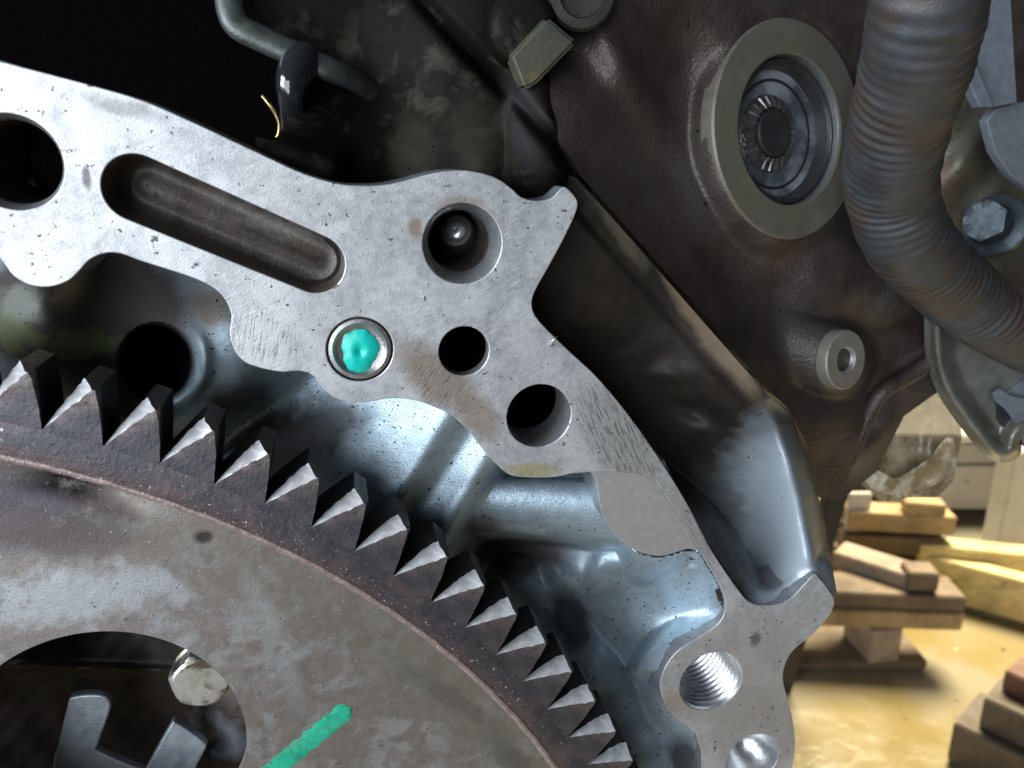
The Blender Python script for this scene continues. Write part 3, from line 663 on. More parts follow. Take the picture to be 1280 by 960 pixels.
# light ledge strip as its own worn surface
def strip(name, A, B, wd, d0, d1, mat, parent, lift=.3, n=40):
    V = []; A = np.array(A, float); B = np.array(B, float); nn = np.array([-(B - A)[1], (B - A)[0]]); nn /= np.linalg.norm(nn)
    cr = [(-1.15, 2.5), (-1.0, .35), (-.85, .05), (-.3, 0), (.3, 0), (.85, .05), (1.0, .35), (1.15, 2.5)]
    for i in range(n + 1):
        t = i / n; c = A + (B - A) * t; ww = wd * (1 + .13 * math.sin(i * 1.3) + .08 * math.sin(i * 2.9)) / 2
        for a, h in cr: p = c + nn * a * ww; V.append(L(p[0], p[1], d0 + (d1 - d0) * t - lift + h))
    return mesh(name, V, grid_faces(n + 1, len(cr), False), mat, parent)
#strip("joint_ledge", (735, 252), (947, 497), 25, 12.4, 9.2, m_ledge, eng, 1.2)

# --- upper castings behind the flange top
baseD = tps([(300, 140, 26), (340, 185, 17), (400, 205, 16), (420, 190, 20), (460, 210, 22), (480, 150, 30), (420, 100, 34), (540, 190, 21), (560, 120, 25), (600, 200, 16), (640, 200, 17), (620, 120, 24), (540, 60, 28), (440, 40, 36), (640, 60, 26), (700, 200, 24), (720, 260, 22),
             (700, 40, 27), (600, 20, 26), (500, -20, 34), (720, -20, 30), (600, 260, 16), (480, 260, 20), (380, 240, 18)])
def funD(X, Y):
    d = baseD(X, Y)
    d = smin(d, rod(X, Y, (664, 110), (672, 214), 26, 36, 17, 8.2), 2.5)
    d = smin(d, rod(X, Y, (318, 178), (410, 212), 14, 16, 12, 11), 3)
    t, s, Ln = seg(X, Y, (530, 5), (705, 190))
    d = d + 5 * np.exp(-(s / 9) ** 2) * sst(-.2, .1, t)
    d = d + .4 * wav(X, Y, 36, 5) + .08 * wav(X, Y, 13, 6)
    return under_flange(X, Y, d)
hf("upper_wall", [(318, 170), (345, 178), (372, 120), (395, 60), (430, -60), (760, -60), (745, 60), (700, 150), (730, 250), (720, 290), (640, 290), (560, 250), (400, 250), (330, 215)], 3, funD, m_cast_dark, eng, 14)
# deck behind everything in the crankcase window and behind the gear
V = [L(x, y, 62) for x, y in ((-400, 200), (900, 200), (900, 1250), (-400, 1250))]
V += [v + np.array([0, 0, -6]) for v in V]
mesh("rear_bulkhead", V, [(0, 3, 2, 1), (0, 1, 5, 4), (1, 2, 6, 5), (2, 3, 7, 6), (3, 0, 4, 7), (4, 5, 6, 7)], m_bore, eng, False)
# oil pan side seen past the lower lug
#V, f = tube([L(1000, 790, 14), L(990, 840, 16), L(1000, 900, 18), L(1010, 1000, 20)], 1.6, 16); mesh("pan_edge", V, f, m_plastic, eng)

# burr at the flange edge
V, f = tube([L(688, 432, F - .1), L(691, 426, F - 1.0), L(696, 421, F - 1.2)], lambda t, a: .28 * (1 - .7 * t), 8)
mesh("burr", V, f, m_bright, eng)

# ================================================================== DOWEL
c = H['dw'][1]; r = H['dw'][2]
t = thing("dowel_plug", "round steel plug dabbed with turquoise paint in the flange", "plug", c)
V, f = lathe(c, (0, 0, 1), [(r * .985, -5), (r * .98, -.6), (r * .93, -.12), (r * .82, .0), (r * .74, -.5), (r * .66, -.65), (.01, -.65)], 56); mesh("plug_head", V, f, m_dowel, t, sharp=35)
V = []; ns, nr = 44, 8
for i in range(nr + 1):
    for j in range(ns):
        a = 2 * math.pi * j / ns; q = i / nr
        rr = r * .60 * q * (1 + .05 * math.sin(3 * a + .6) * q + .04 * math.sin(5 * a + 1) * q + .03 * math.sin(11 * a) * q ** 3)
        hh = -.52 + .5 * (1 - q ** 3) - .5 * math.exp(-(q / .22) ** 2) + .06 * math.sin(2 * a) * q
        V.append((c[0] + rr * math.cos(a) * .92 + .0, c[1] + rr * math.sin(a) * 1.15 - .3, c[2] + hh))
mesh("paint_dab", V, grid_faces(nr + 1, ns, True), m_paint, t)

# ================================================================== FLEXPLATE WITH RING GEAR
GC = np.array([-82.576, -179.508]); RT, RR, RI = 155.4, 147.8, 142.2; FW = 2.0     # front face height
fp = thing("flexplate", "round steel flexplate with toothed ring gear and green paint stroke", "flexplate", (GC[0], GC[1], 0))
def ring(name, prof, mat, parent, n=360, wob=0, mats=None, fmf=None):
    V = []
    for r_, h in prof:
        for j in range(n):
            a = 2 * math.pi * j / n
            ww = wob * (math.sin(j * 1.7) + math.sin(j * 3.1 + 1) + math.sin(j * 7.3)) / 3
            V.append((GC[0] + (r_ + ww) * math.cos(a), GC[1] + (r_ + ww) * math.sin(a), h + ww * .5))
    f = grid_faces(len(prof), n, True)
    f = [q[::-1] for q in f]
    return mesh(name, V, f, mat, parent, sharp=30, mats=mats, fm=[fmf(i // n) for i in range(len(f))] if fmf else None)
rg = ring("ring_gear", [(RI - .2, -7.5), (RR, -7.5), (RR + .05, FW - .1), (RR - .3, FW), (RI + 1.6, FW), (RI + .9, FW - .05)], m_steel, fp)
ring("ring_weld", [(RI + 1.0, FW - .1), (RI + .7, FW + .18), (RI + .3, FW + .22), (RI - .1, FW + .02), (RI - .45, FW - .55), (RI - .6, FW - 1.6)], m_weld, fp, 720, .13)
def tooth_mesh():
    ht = R(3.0) / 2; tw = R(.78) / 2
    def P(r_, a, h): return (r_ * math.cos(a), r_ * math.sin(a), h)
    b = -7.5
    x = R(.015)
    # sections along the radius, ccw side (+a) carries the big chamfer
    V = []; secs = [0, .12, .35, .6, .85, 1.0]
    for q in secs:
        r_ = RR - .25 + (RT - RR + .25) * q
        half = (ht - x) * (1 - q) ** 1.0 + (tw + R(.36)) * q if q < 1 else tw + R(.36)
        half = (ht - x) + (tw + R(.05) - ht + x) * q ** 1.1
        cw = R(.66) * min(1, q * 1.15) ; cdp = .15 + 2.6 * min(1, q * 1.25)
        ww = R(.03) * q
        row = [(half, b), (half, FW - cdp), (half - cw * .99, FW - .02), (half - cw - ww, FW), (-half + R(.12) * q * q, FW), (-half + R(.03) * q, FW - .55 * q), (-half, FW - 1.5 * q - .05), (-half, b)]
        if q == 1.0:
            row = [(h_[0] * .97, h_[1]) for h_ in row]
        for a, h in row: V.append(P(r_ - (.35 if (q == 1.0 and h > FW - .3) else 0), a, h))
    n = 8; f = []; fm = []
    for i in range(len(secs) - 1):
        for j in range(n - 1):
            f.append((i * n + j, i * n + j + 1, (i + 1) * n + j + 1, (i + 1) * n + j)); fm.append([2, 1, 1, 0, 0, 0, 2][j])
    k = (len(secs) - 1) * n
    f.append(tuple(k + j for j in range(n))); fm.append(3)
    return V, f, fm
V, f, fm = tooth_mesh()
tm = bpy.data.meshes.new("tooth"); tm.from_pydata([(x / 1000, y / 1000, z / 1000) for x, y, z in V], [], f)
for m_ in (m_steel, m_cham, m_flank, m_tip): tm.materials.append(m_)
tm.polygons.foreach_set('material_index', fm); tm.update()
variants = []
for vi in range(5):
    me = tm.copy(); b = bmesh.new(); b.from_mesh(me)
    bmesh.ops.recalc_face_normals(b, faces=b.faces)
    bmesh.ops.subdivide_edges(b, edges=[e for e in b.edges if e.calc_length() > .0011], cuts=2, use_grid_fill=True)
    rr_ = random.Random(vi)
    for v in b.verts:
        r_ = math.hypot(v.co.x, v.co.y)
        k = max(0, (r_ * 1000 - RR - 1) / 7)
        if v.co.z > -.001: v.co += Vector((rr_.uniform(-1, 1), rr_.uniform(-1, 1), rr_.uniform(-1, .5))) * .00010 * min(1, k * 2)
    b.to_mesh(me); b.free()
    me.polygons.foreach_set('use_smooth', [True] * len(me.polygons)); me.set_sharp_from_angle(angle=R(28)); variants.append(me)
for k in range(-3, 19):
    o = bpy.data.objects.new("tooth", variants[(k * 7) % 5]); COL.objects.link(o); o.parent = rg
    o.rotation_euler = (0, 0, R(74.32 - 3 * k + random.uniform(-.06, .06))); o.scale = (1, 1 + random.uniform(-.02, .03), 1)

# disc with window(s)
WC = np.array([-34.98, -91.01]); WR = 20.75
def disc_h(x, y):
    rr = math.hypot(x - GC[0], y - GC[1]); a = math.degrees(math.atan2(y - GC[1], x - GC[0]))
    rec = -1.1 - 1.3 * float(sst(56, 38, a))       # recess below the ring grows to the lower right
    h = FW + rec + .9 * float(sst(140, 105, rr))
    # deep hollow where the pressed lug meets the ring at upper left
    h -= 1.7 * math.exp(-(((x - hol[0]) * .97 + (y - hol[1]) * -.25) / 8) ** 2 - (((x - hol[0]) * .25 + (y - hol[1]) * .97) / 1.8) ** 2)
    return h
hol = L(85, 603, 0)[:2]
V = []; NA = 360; radii = [RI + .2, RI - .8, RI - 1.6, RI - 3, RI - 5, RI - 8, RI - 12, RI - 17, RI - 23, RI - 30, RI - 38, 96, 84, 70, 50, 30, 20]
def disc_mesh():
    b = bmesh.new()
    # polar grid, angular range wide round the visible sector is the full circle
    Vv = []
    for r_ in radii:
        row = []
        for j in range(NA):
            a = 2 * math.pi * j / NA; x = GC[0] + r_ * math.cos(a); y = GC[1] + r_ * math.sin(a)
            row.append((x, y))
        Vv.append(row)
    return Vv
# sheet built with a cut-out: cartesian relief masked by circle(s)
step = 1.0
xs = np.arange(-150, 150 + step, step)
gx, gy = np.meshgrid(GC[0] + xs, GC[1] + xs)
rg_ = np.hypot(gx - GC[0], gy - GC[1])
wins = [(WC, WR)]
aw = math.atan2(WC[1] - GC[1], WC[0] - GC[0]); rw = np.hypot(*(WC - GC))
for k in range(1, 6): wins.append((GC + rw * np.array([math.cos(aw + k * math.pi / 3), math.sin(aw + k * math.pi / 3)]), WR))
inside = rg_ <= RI + .3
for wc, wr in wins: inside &= np.hypot(gx - wc[0], gy - wc[1]) > wr
keep = inside[:-1, :-1] & inside[1:, :-1] & inside[1:, 1:] & inside[:-1, 1:]
n_x = gx.shape[1]; I = np.arange(gx.size).reshape(gx.shape)
fa = np.stack([I[:-1, :-1][keep], I[:-1, 1:][keep], I[1:, 1:][keep], I[1:, :-1][keep]], -1)
cnt = np.zeros(gx.size, int); np.add.at(cnt, fa.ravel(), 1); bd = ((cnt > 0) & (cnt < 4)).reshape(gx.shape)
for wc, wr in wins:
    q = np.hypot(gx - wc[0], gy - wc[1]); m = bd & (q < wr + 2.2)
    gx = np.where(m, wc[0] + (gx - wc[0]) * wr / np.maximum(q, .01), gx); gy = np.where(m, wc[1] + (gy - wc[1]) * wr / np.maximum(q, .01), gy)
m = bd & (rg_ > RI - 2.2); gx = np.where(m, GC[0] + (gx - GC[0]) * (RI + .2) / np.maximum(rg_, .01), gx); gy = np.where(m, GC[1] + (gy - GC[1]) * (RI + .2) / np.maximum(rg_, .01), gy)
um = cnt > 0; idx = np.full(gx.size, -1); idx[um] = np.arange(um.sum())
V = [(x, y, disc_h(x, y)) for x, y in zip(gx.ravel()[um], gy.ravel()[um])]
faces = [tuple(int(v) for v in q) for q in idx[fa]]
cn = set()
for q in faces:
    for a, b in ((q[0], q[1]), (q[1], q[2]), (q[2], q[3]), (q[3], q[0])):
        if (b, a) in cn: cn.discard((b, a))
        else: cn.add((a, b))
mm = {}
for a, b in cn:
    for k in (a, b):
        if k not in mm: mm[k] = len(V); V.append((V[k][0], V[k][1], V[k][2] - 2.6))
    faces.append((b, a, mm[a], mm[b]))
disc = mesh("disc", V, faces, m_disc, fp, sharp=40)
# rounded rim of the pressed lug at the upper left of the ring
lugp = [L(x, y, -FW) for x, y in ((-60, 560), (-20, 556), (20, 556), (50, 561), (75, 572), (92, 588), (97, 597))]
# green paint stroke: thin raised film on the disc
def stroke(name, A, B, wpx, mat, parent, n=26):
    A = np.array(A, float); B = np.array(B, float); V = []; nn = np.array([-(B - A)[1], (B - A)[0]]); nn /= np.linalg.norm(nn); dd = (B - A) / np.linalg.norm(B - A)
    m_ = 7
    for i in range(n + 1):
        t = i / n; e = math.sqrt(max(0, 1 - max(0, (t - .94) / .06) ** 2)) if t > .94 else 1
        wv_ = wpx / 2 * e * (1 + .06 * math.sin(i * 1.9) + .05 * math.sin(i * 4.1 + 1) + .05 * math.sin(i * 7.7))
        for j in range(m_):
            s = -1 + 2 * j / (m_ - 1); p = A + (B - A) * t + nn * s * wv_
            v = L(p[0], p[1], -1.0); z = disc_h(v[0], v[1]); v = L(p[0], p[1], -z)
            V.append((v[0], v[1], z + (.12 if 0 < j < m_ - 1 else .01)))
    return mesh(name, V, grid_faces(n + 1, m_, False), mat, parent)
stroke("paint_stroke", (330, 972), (438, 884), 23, m_green, fp)

# ================================================================== inside the window
bt_n = camdir(.22, .30, -.93); bc = L(253, 844, 8.5)
t = thing("hex_bolt", "bright zinc plated hexagon bolt head behind the flexplate window", "bolt", bc)
V, f = hexa(bc, bt_n, 5.2, -1.5, 2.3, .35, .5, 6, 1.04); mesh("hex_head", V, f, m_zinc, t, sharp=25)
V, f = lathe(bc, bt_n, [(4.7, -3.2), (4.9, -2.6), (4.9, -1.9), (4.3, -1.5), (2, -1.5)], 40, star=lambda a, h: 1 + .02 * math.sin(20 * a)); mesh("serrated_washer", V, f, m_zinc, t, sharp=25)
V, f = lathe(bc, bt_n, [(3.2, -12), (3.2, -3.2)], 24); mesh("shank", V, f, m_dowel, t)
# castellated reluctor wheel
t = thing("reluctor_wheel", "dark steel wheel with square castellations behind the flexplate window", "toothed wheel", L(150, 950, 18))
cw = [(60, 1100), (66, 960), (72, 935), (84, 882), (92, 871), (125, 869), (137, 878), (136, 892), (122, 932), (124, 940), (176, 962), (184, 958), (212, 908), (222, 905), (255, 928), (256, 938), (243, 965), (246, 985), (300, 1020), (330, 1100)]
m2_ = flange_mesh("wheel_body", [to_mm(list(smooth_px(cw, 3)), 16)], 16, 1.8, m_wheel, eng, .35)
m2_.parent = t
m2_.data.transform(Matrix.Translation(-Vector(t['_b']) / 1000))
# crank case wall seen in the window
baseW = tps([(0, 780, 26), (150, 760, 30), (300, 780, 26), (0, 850, 34), (150, 850, 30), (270, 880, 20), (300, 930, 18), (200, 900, 30), (0, 1000, 34), (300, 1000, 22), (230, 940, 26)])
def funW(X, Y):
    d = baseW(X, Y) + .3 * wav(X, Y, 18, 9)
    return d + 3 * bump2(X, Y, (275, 930), 12, 12) - 3 * bump2(X, Y, (100, 835), 120, 6, 2)
hf("crankcase_wall", [(-60, 740), (340, 740), (350, 1060), (-60, 1060)], 3, funW, m_window, eng, 5)

# ================================================================== HEAD CASTING (upper right)
hd = thing("cylinder_head", "dark brown stained cast cylinder head with round machined boss", "cylinder head", L(960, 330, 35))
def planeH(X, Y): return 20 + (X - 720) * .062 + 0 * Y
baseH = tps([(690, 60, 25), (720, 20, 27), (760, 10, 24), (700, 110, 19), (720, 170, 16), (740, 210, 17), (775, 250, 18), (860, 350, 20), (940, 450, 22), (960, 490, 24), (800, 60, 24), (790, 120, 25), (830, 180, 27), (850, 90, 27), (770, 140, 22), (760, 190, 19.5), (850, 230, 27), (860, 150, 27),
             (800, 240, 23), (900, 330, 30), (950, 400, 31), (870, 280, 27), (980, 300, 33), (1000, 330, 34), (950, 30, 33), (1050, 20, 40), (1100, 150, 44), (1200, 100, 50), (1090, 300, 42), (1200, 300, 50), (1030, 360, 33), (980, 380, 35), (1000, 420, 36), (1100, 380, 43), (1000, 480, 34), (1040, 520, 34), (1150, 430, 46), (1020, 570, 32), (1200, 450, 50), (1080, 500, 42), (1050, 600, 36)])
nH = camdir(.50, .10, -.86)
bossC = L(990, 163, 33)
RB = 21.0
def plane_d(X, Y, c, n):
    r = np.stack(np.broadcast_arrays((X - 640) / FPX, (Y - 480) / FPX, np.ones_like(X)), -1)
    re = np.stack([r @ E1, -(r @ E2), -(r @ NN)], -1)      # engine coords of p = s*re + (0,0,W0)
    s_ = ((np.array(c) - np.array([0, 0, W0])) @ n) / (re @ n)
    return s_ * (r @ NN) - W0
def funH(X, Y):
    d = baseH(X, Y)
    # rounded flank under the boss ring
    pd = plane_d(X, Y, bossC, nH); Q = L(X, Y, pd); rr = np.linalg.norm(Q - bossC, axis=-1)
    d = d + 6 * bump2(X, Y, (850, 150), 55, 120)
    fl = pd + .35 + np.clip(rr - RB + .1, 0, 60) * .8 + .12 * np.clip(rr - RB, 0, 60) ** 2
    d = smin(d, fl, 2); d = smax(d, pd + .35 - np.clip(rr - RB - .3, 0, 90) * 1.1, 1.0); d = np.where(rr < RB * .75, pd + 9, d)
    d = d - 4.0 * bump2(X, Y, (795, 115), 24, 110, -30) + 2.5 * bump2(X, Y, (850, 60), 40, 50)
    # threaded lug and its cylinder, running left and back
    d = smin(d, rod(X, Y, (960, 425), (1036, 449), 46, 43, 33, 27.8), 3)
    q2 = np.hypot((X - 1050) / 30, (Y - 450) / 32); 
    d = smin(d, rod(X, Y, (1040, 330), (1100, 372), 40, 40, 36, 38), 5)
    d = d + .25 * wav(X, Y, 36, 7) + .04 * wav(X, Y, 14, 8)
    return d
hf("head_casting", [(676, 88), (700, 40), (730, -50), (1330, -50), (1330, 420), (1190, 430), (1160, 470), (1090, 500), (1070, 560), (1052, 625), (1024, 622), (1010, 560), (985, 510), (965, 492), (850, 360), (722, 215), (700, 170), (684, 120)], 3, funH, m_head, hd, 10)
def face_lathe(name, c, n, prof, mat, parent, seg=64, sharp=30, star=None):
    V, f = lathe(c, n, prof, seg, star=star); return mesh(name, V, f, mat, parent, sharp=sharp)
face_lathe("boss_ring", bossC, nH, [(RB + .1, -3), (RB, -.4), (RB - .4, 0), (RB * .70, 0), (RB * .68, -.3)], m_ring, hd)
face_lathe("boss_bore", bossC, nH, [(RB * .68, -.3), (RB * .67, -6), (RB * .3, -6.1)], m_bright, hd)
t = thing("core_plug", "oily dark plug cup with serrated bolt end inside round boss", "plug", bossC)
face_lathe("cup_rim", bossC, nH, [(RB * .672, -3.6), (RB * .655, -1.6), (RB * .62, -1.3), (RB * .60, -1.8), (RB * .585, -4.6), (RB * .2, -4.9)], m_plastic, t)
oil = material("oil_wet_steel", (.50, .54, .60), (.14, .16, .19), .07, .5, (.2, .35), bump=(.25, .35), coat=.8, contrast=(.42, .55))  # pale patches put reflections on the oil into the colour
m_wheel_wet = material("oil_wet_bolt", (.22, .22, .22), (.10, .10, .10), .5, .7, (.12, .22), bump=(1, .04), coat=.6)
bc2 = bossC + nH * -4.4 + camdir(-1, .03, 0) * 1.6
face_lathe("oily_cup_floor", bossC, nH, [(RB * .60, -4.4), (RB * .5, -4.7), (RB * .35, -4.5), (.01, -4.6)], oil, t)
face_lathe("serrated_bolt", bc2, nH, [(7.6, -1), (7.5, .6), (7.2, 1.0), (5.0, 1.9), (4.8, 1.2)], m_wheel_wet, t, 144, 15, star=lambda a, h: 1 + .035 * (abs(math.sin(12 * a)) ** .5) * (h > 0))
V = []; fcs = []
Q = frame_from(nH)
for k in range(24):       # raised radial ridges on the bevel
    a = 2 * math.pi * k / 24; b0 = len(V)
    for (r_, h, w_) in ((5.0, 1.85, .22), (7.3, .95, .30)):
        for sgn, dh in ((-1, 0), (0, .45), (1, 0)):
            V.append(bc2 + Q @ np.array([r_ * math.cos(a) - sgn * w_ * math.sin(a), r_ * math.sin(a) + sgn * w_ * math.cos(a), h + dh]))
    fcs += [(b0, b0 + 3, b0 + 4, b0 + 1), (b0 + 1, b0 + 4, b0 + 5, b0 + 2), (b0 + 3, b0 + 5, b0 + 4)]
mesh("radial_ridges", V, fcs, m_wheel_wet, t, False)
face_lathe("bolt_centre", bc2, nH, [(4.7, 0), (4.6, 2.0), (4.2, 2.3), (1, 2.1), (.01, 2.0)], m_plastic, t, 32)
# threaded lug face
lc = L(1058, 450, 27.5); rl = 6.3
face_lathe("lug_face", lc, nH, [(rl + .15, -2.5), (rl, -.3), (rl - .3, 0), (3.0, 0), (2.75, -.3)], m_pale, hd, 40)
pr = [(2.75, -.3)]
for k in range(10): pr += [(2.75, -.5 - k * .8), (2.4, -.8 - k * .8), (2.4, -.95 - k * .8)]
face_lathe("threaded_bore", lc, nH, pr + [(2.3, -9), (.1, -9.2)], m_bright, hd, 36)
# brown underside bars
def funU(X, Y):
    return 45 + 5 * sst(480, 620, Y) - 5 * bump2(X, Y, (1040, 545), 30, 30) - 5 * bump2(X, Y, (1085, 560), 40, 20, -45) + .6 * wav(X, Y, 22, 12)
hf("lower_casting", [(985, 500), (1060, 480), (1180, 420), (1200, 470), (1130, 520), (1095, 590), (1055, 622), (1030, 625), (1005, 570)], 3, funU, m_head, hd, 12)
V, f = tube(catmull([L(1195, 425, 43), L(1150, 462, 42), L(1105, 488, 41), L(1085, 520, 42), L(1060, 575, 44), L(1035, 600, 44)], False, 6), 1.9, 14); mesh("cast_flange_edge", V, f, m_head, hd)
# bracket fitting at top
t = thing("top_fitting", "dull greenish flat metal tab beside the dark casting at the top", "tab", L(690, 70, 17))
V = []
for (x, y) in ((655, 112), (638, 70), (684, 20), (722, 52), (668, 108)): V.append(L(x, y, 15))
V += [v + np.array([0, 0, -4.]) for v in V]; n_ = 5
f = [tuple(range(n_))[::-1], tuple(range(n_, 2 * n_))] + [(i, (i + 1) % n_, n_ + (i + 1) % n_, n_ + i) for i in range(n_)]
o = mesh("tab_plate", V, f, m_tab, t, False); b_m = bmesh.new(); b_m.from_mesh(o.data); bmesh.ops.recalc_face_normals(b_m, faces=b_m.faces); bmesh.ops.bevel(b_m, geom=b_m.edges[:], offset=.0006, segments=3, affect="EDGES"); b_m.to_mesh(o.data); b_m.free()
V, f = lathe(L(655, 30, 18), camdir(.1, .2, -1), [(5.5, -8), (5.5, -1.5), (4.5, -.3), (3.2, .1), (1, .2), (.01, .2)], 36); mesh("tab_boss", V, f, m_cast_dark, t, sharp=35)
V, f = lathe(L(728, -8, 18), camdir(0, .4, -1), [(5.5, -8), (5.5, -.5), (5, 0), (3.6, .1), (3.3, -1.8), (.01, -1.9)], 36); mesh("tab_ring", V, f, m_side, t, sharp=35)

# ================================================================== HOSE
hp = [(1175, -110, 118), (1162, -10, 122), (1145, 80, 132), (1124, 155, 144), (1113, 225, 158), (1128, 288, 168), (1160, 330, 178), (1197, 364, 186), (1240, 395, 192), (1290, 422, 198), (1350, 450, 204)]
path = catmull([K(p[0], p[1], p[2] * .87) for p in hp], False, 8)
# resample evenly
sg = np.r_[0, np.cumsum(np.linalg.norm(np.diff(path, axis=0), axis=1))]; tot = sg[-1]; NR = int(tot / .25)
ss = np.linspace(0, tot, NR); path = np.stack([np.interp(ss, sg, path[:, k]) for k in range(3)], -1)
for _ in range(30): path[1:-1] = (path[:-2] + path[2:]) / 4 + path[1:-1] / 2
def hoser(t, a):
    s = t * tot
    return 7.75 + .15 * math.sin(2 * math.pi * s / 1.9 + 1.2 * math.sin(a + s * .07)) * (.6 + .4 * math.sin(s * .31 + 2 * a)) + .10 * math.sin(s * .9 + 2 * a)
t = thing("corrugated_hose", "thick grey corrugated hose bending down across the right side", "hose", path[len(path) // 2])
V, f = tube(path, hoser, 40); mesh("hose_sleeve", V, f, m_hose, t)

# ================================================================== RIGHT EDGE PARTS
def solid(name, pts, d0, thick, mat, parent, bev=.3, tilt=(0, 0)):
    lp_ = to_mm(pts, d0)
    o = flange_mesh(name, [lp_], d0, thick, mat, eng, bev); o.parent = parent
    o.data.transform(Matrix.Translation(-Vector(parent['_b']) / 1000)); return o
t = thing("grey_bracket", "flat blue grey bracket plate with pointed end at top right", "bracket", L(1240, 70, 32))
solid("bracket_plate", [(1240, -40), (1232, 20), (1218, 60), (1206, 92), (1214, 112), (1226, 134), (1243, 134), (1272, 128), (1268, 60), (1262, -40)], 30, 2.5, m_grey, t)
solid("bracket_lip", [(1206, 92), (1226, 134), (1243, 134), (1220, 78)], 29, 1.2, m_grey, t)
t = thing("grey_plate", "lower blue grey plate below the pointed bracket at right edge", "plate", L(1262, 180, 32))
solid("plate_body", [(1246, 135), (1234, 152), (1244, 190), (1262, 218), (1290, 240), (1330, 240), (1330, 125), (1276, 128)], 32, 2.5, m_grey, t)
t = thing("olive_bracket_casting", "olive brown cast bracket at the right edge carrying a hexagon bolt", "casting", L(1240, 300, 46))
def funO(X, Y): return 46 - 4 * sst(60, 20, np.abs((X - 1175) * .7 + (Y - 260) * .7)) * .0 - 4.5 * bump2(X, Y, (1205, 205), 20, 50, 35) - 3 * bump2(X, Y, (1250, 360), 40, 60) + .5 * wav(X, Y, 24, 14) - 2.5 * bump2(X, Y, (1235, 280), 42, 42)
hf("bracket_casting", [(1150, 130), (1220, 120), (1330, 150), (1330, 480), (1280, 440), (1230, 410), (1150, 380)], 3, funO, m_olive, t, 8)
bn = camdir(-.74, -.05, -.66); bc = L(1240, 281, 40.5)
t = thing("flange_bolt", "grey hexagon flange bolt screwed into the olive casting beside the hose", "bolt", bc)
V, f = lathe(bc, bn, [(7.0, -2), (7.0, -.6), (6.3, -.1), (5.0, .5), (4.6, 1.0)], 40); mesh("washer_flange", V, f, m_bolt, t, sharp=35)
V, f = hexa(bc, bn, 4.9, .4, 5.6, .2, .2); mesh("hex_head", V, f, m_bolt, t, sharp=25)
# curved steel bracket below the hose
t = thing("steel_bracket", "curved pressed steel bracket with rounded tip hanging below the hose", "bracket", L(1210, 480, 40))
bk = [(1162, 372), (1161, 405), (1162, 440), (1168, 470), (1180, 498), (1200, 528), (1225, 560), (1240, 574), (1258, 578), (1275, 568), (1283, 545), (1330, 520), (1330, 380), (1230, 372)]
def funS(X, Y):
    S, _, _ = sdf(smooth_px(bk + bk[:1], 4), X, Y)
    e = np.clip(-S, 0, 60)
    d = 36 + 4.0 * (1 - sst(0, 9, e)) - 1.4 * np.exp(-((e - 12) / 7) ** 2) + 3.2 * sst(16, 34, e)
    return d + .1 * wav(X, Y, 14, 15)
hf("bracket_sheet", smooth_px(bk + bk[:1], 4)[:-1], 2, funS, m_sheet, t, 1.5)
t = thing("grey_clip", "small pale grey plastic clip with sharp corner at right edge", "clip", L(1268, 500, 26))
solid("clip_body", [(1243, 492), (1251, 487), (1262, 494), (1300, 503), (1300, 570), (1283, 560), (1272, 530), (1258, 512), (1246, 502)], 36, .9, m_grey, t, .1)
solid("clip_web", [(1256, 495), (1300, 462), (1300, 500)], 38, 1.0, m_grey, t, .1)
solid("clip_back", [(1246, 502), (1258, 512), (1283, 560), (1262, 545), (1248, 525)], 38.5, .8, m_plastic, t, .1)

# clear film hanging below the castings
def film(name, poly, z0, seed, mat, parent):
    V = []; P = np.array(poly, float); S_ = 5
    x0, y0 = P.min(0); x1, y1 = P.max(0); nx, ny = int((x1 - x0) / S_) + 1, int((y1 - y0) / S_) + 1
    X, Y = np.meshgrid(np.linspace(x0, x1, nx), np.linspace(y0, y1, ny)); S, qx, qy = sdf(P, X, Y)
    cs = (S[:-1, :-1] + S[1:, :-1] + S[:-1, 1:] + S[1:, 1:]) / 4; keep = cs < 0
    snap = np.abs(S) < 6; X = np.where(snap, qx, X); Y = np.where(snap, qy, Y)
    wx = X + 9 * np.sin(Y / 21 + seed); D = z0 + 2.6 * np.abs(np.sin(wx / 26 + Y / 54 + seed)) + 1.5 * np.abs(np.sin((wx * .9 + Y * .35) / 10 + seed)) + 1.1 * np.abs(np.sin((wx * .5 - Y * .8) / 13 + seed * 3))
    V = L(X, Y, D).reshape(-1, 3); I = np.arange(nx * ny).reshape(ny, nx)
    fa = np.stack([I[:-1, :-1][keep], I[1:, :-1][keep], I[1:, 1:][keep], I[:-1, 1:][keep]], -1)
    V2 = list(V); faces = [tuple(int(q) for q in r_) for r_ in fa]
    o = mesh(name, V2, faces, mat, parent)
    md = o.modifiers.new("thick", 'SOLIDIFY'); md.thickness = .00012
    return o
t = thing("plastic_film", "crumpled clear plastic film hanging under the castings beside the cabinet", "plastic film", L(1140, 560, 52))
film("film_sheet", [(1075, 500), (1130, 480), (1180, 468), (1200, 520), (1202, 545), (1192, 600), (1172, 622), (1130, 622), (1098, 612), (1080, 592), (1062, 560)], 50, 1, m_film, t)
film("film_fold", [(1092, 585), (1120, 600), (1160, 575), (1188, 540), (1196, 560), (1180, 600), (1130, 624), (1090, 612), (1078, 596)], 46, 2.4, m_film2, t)

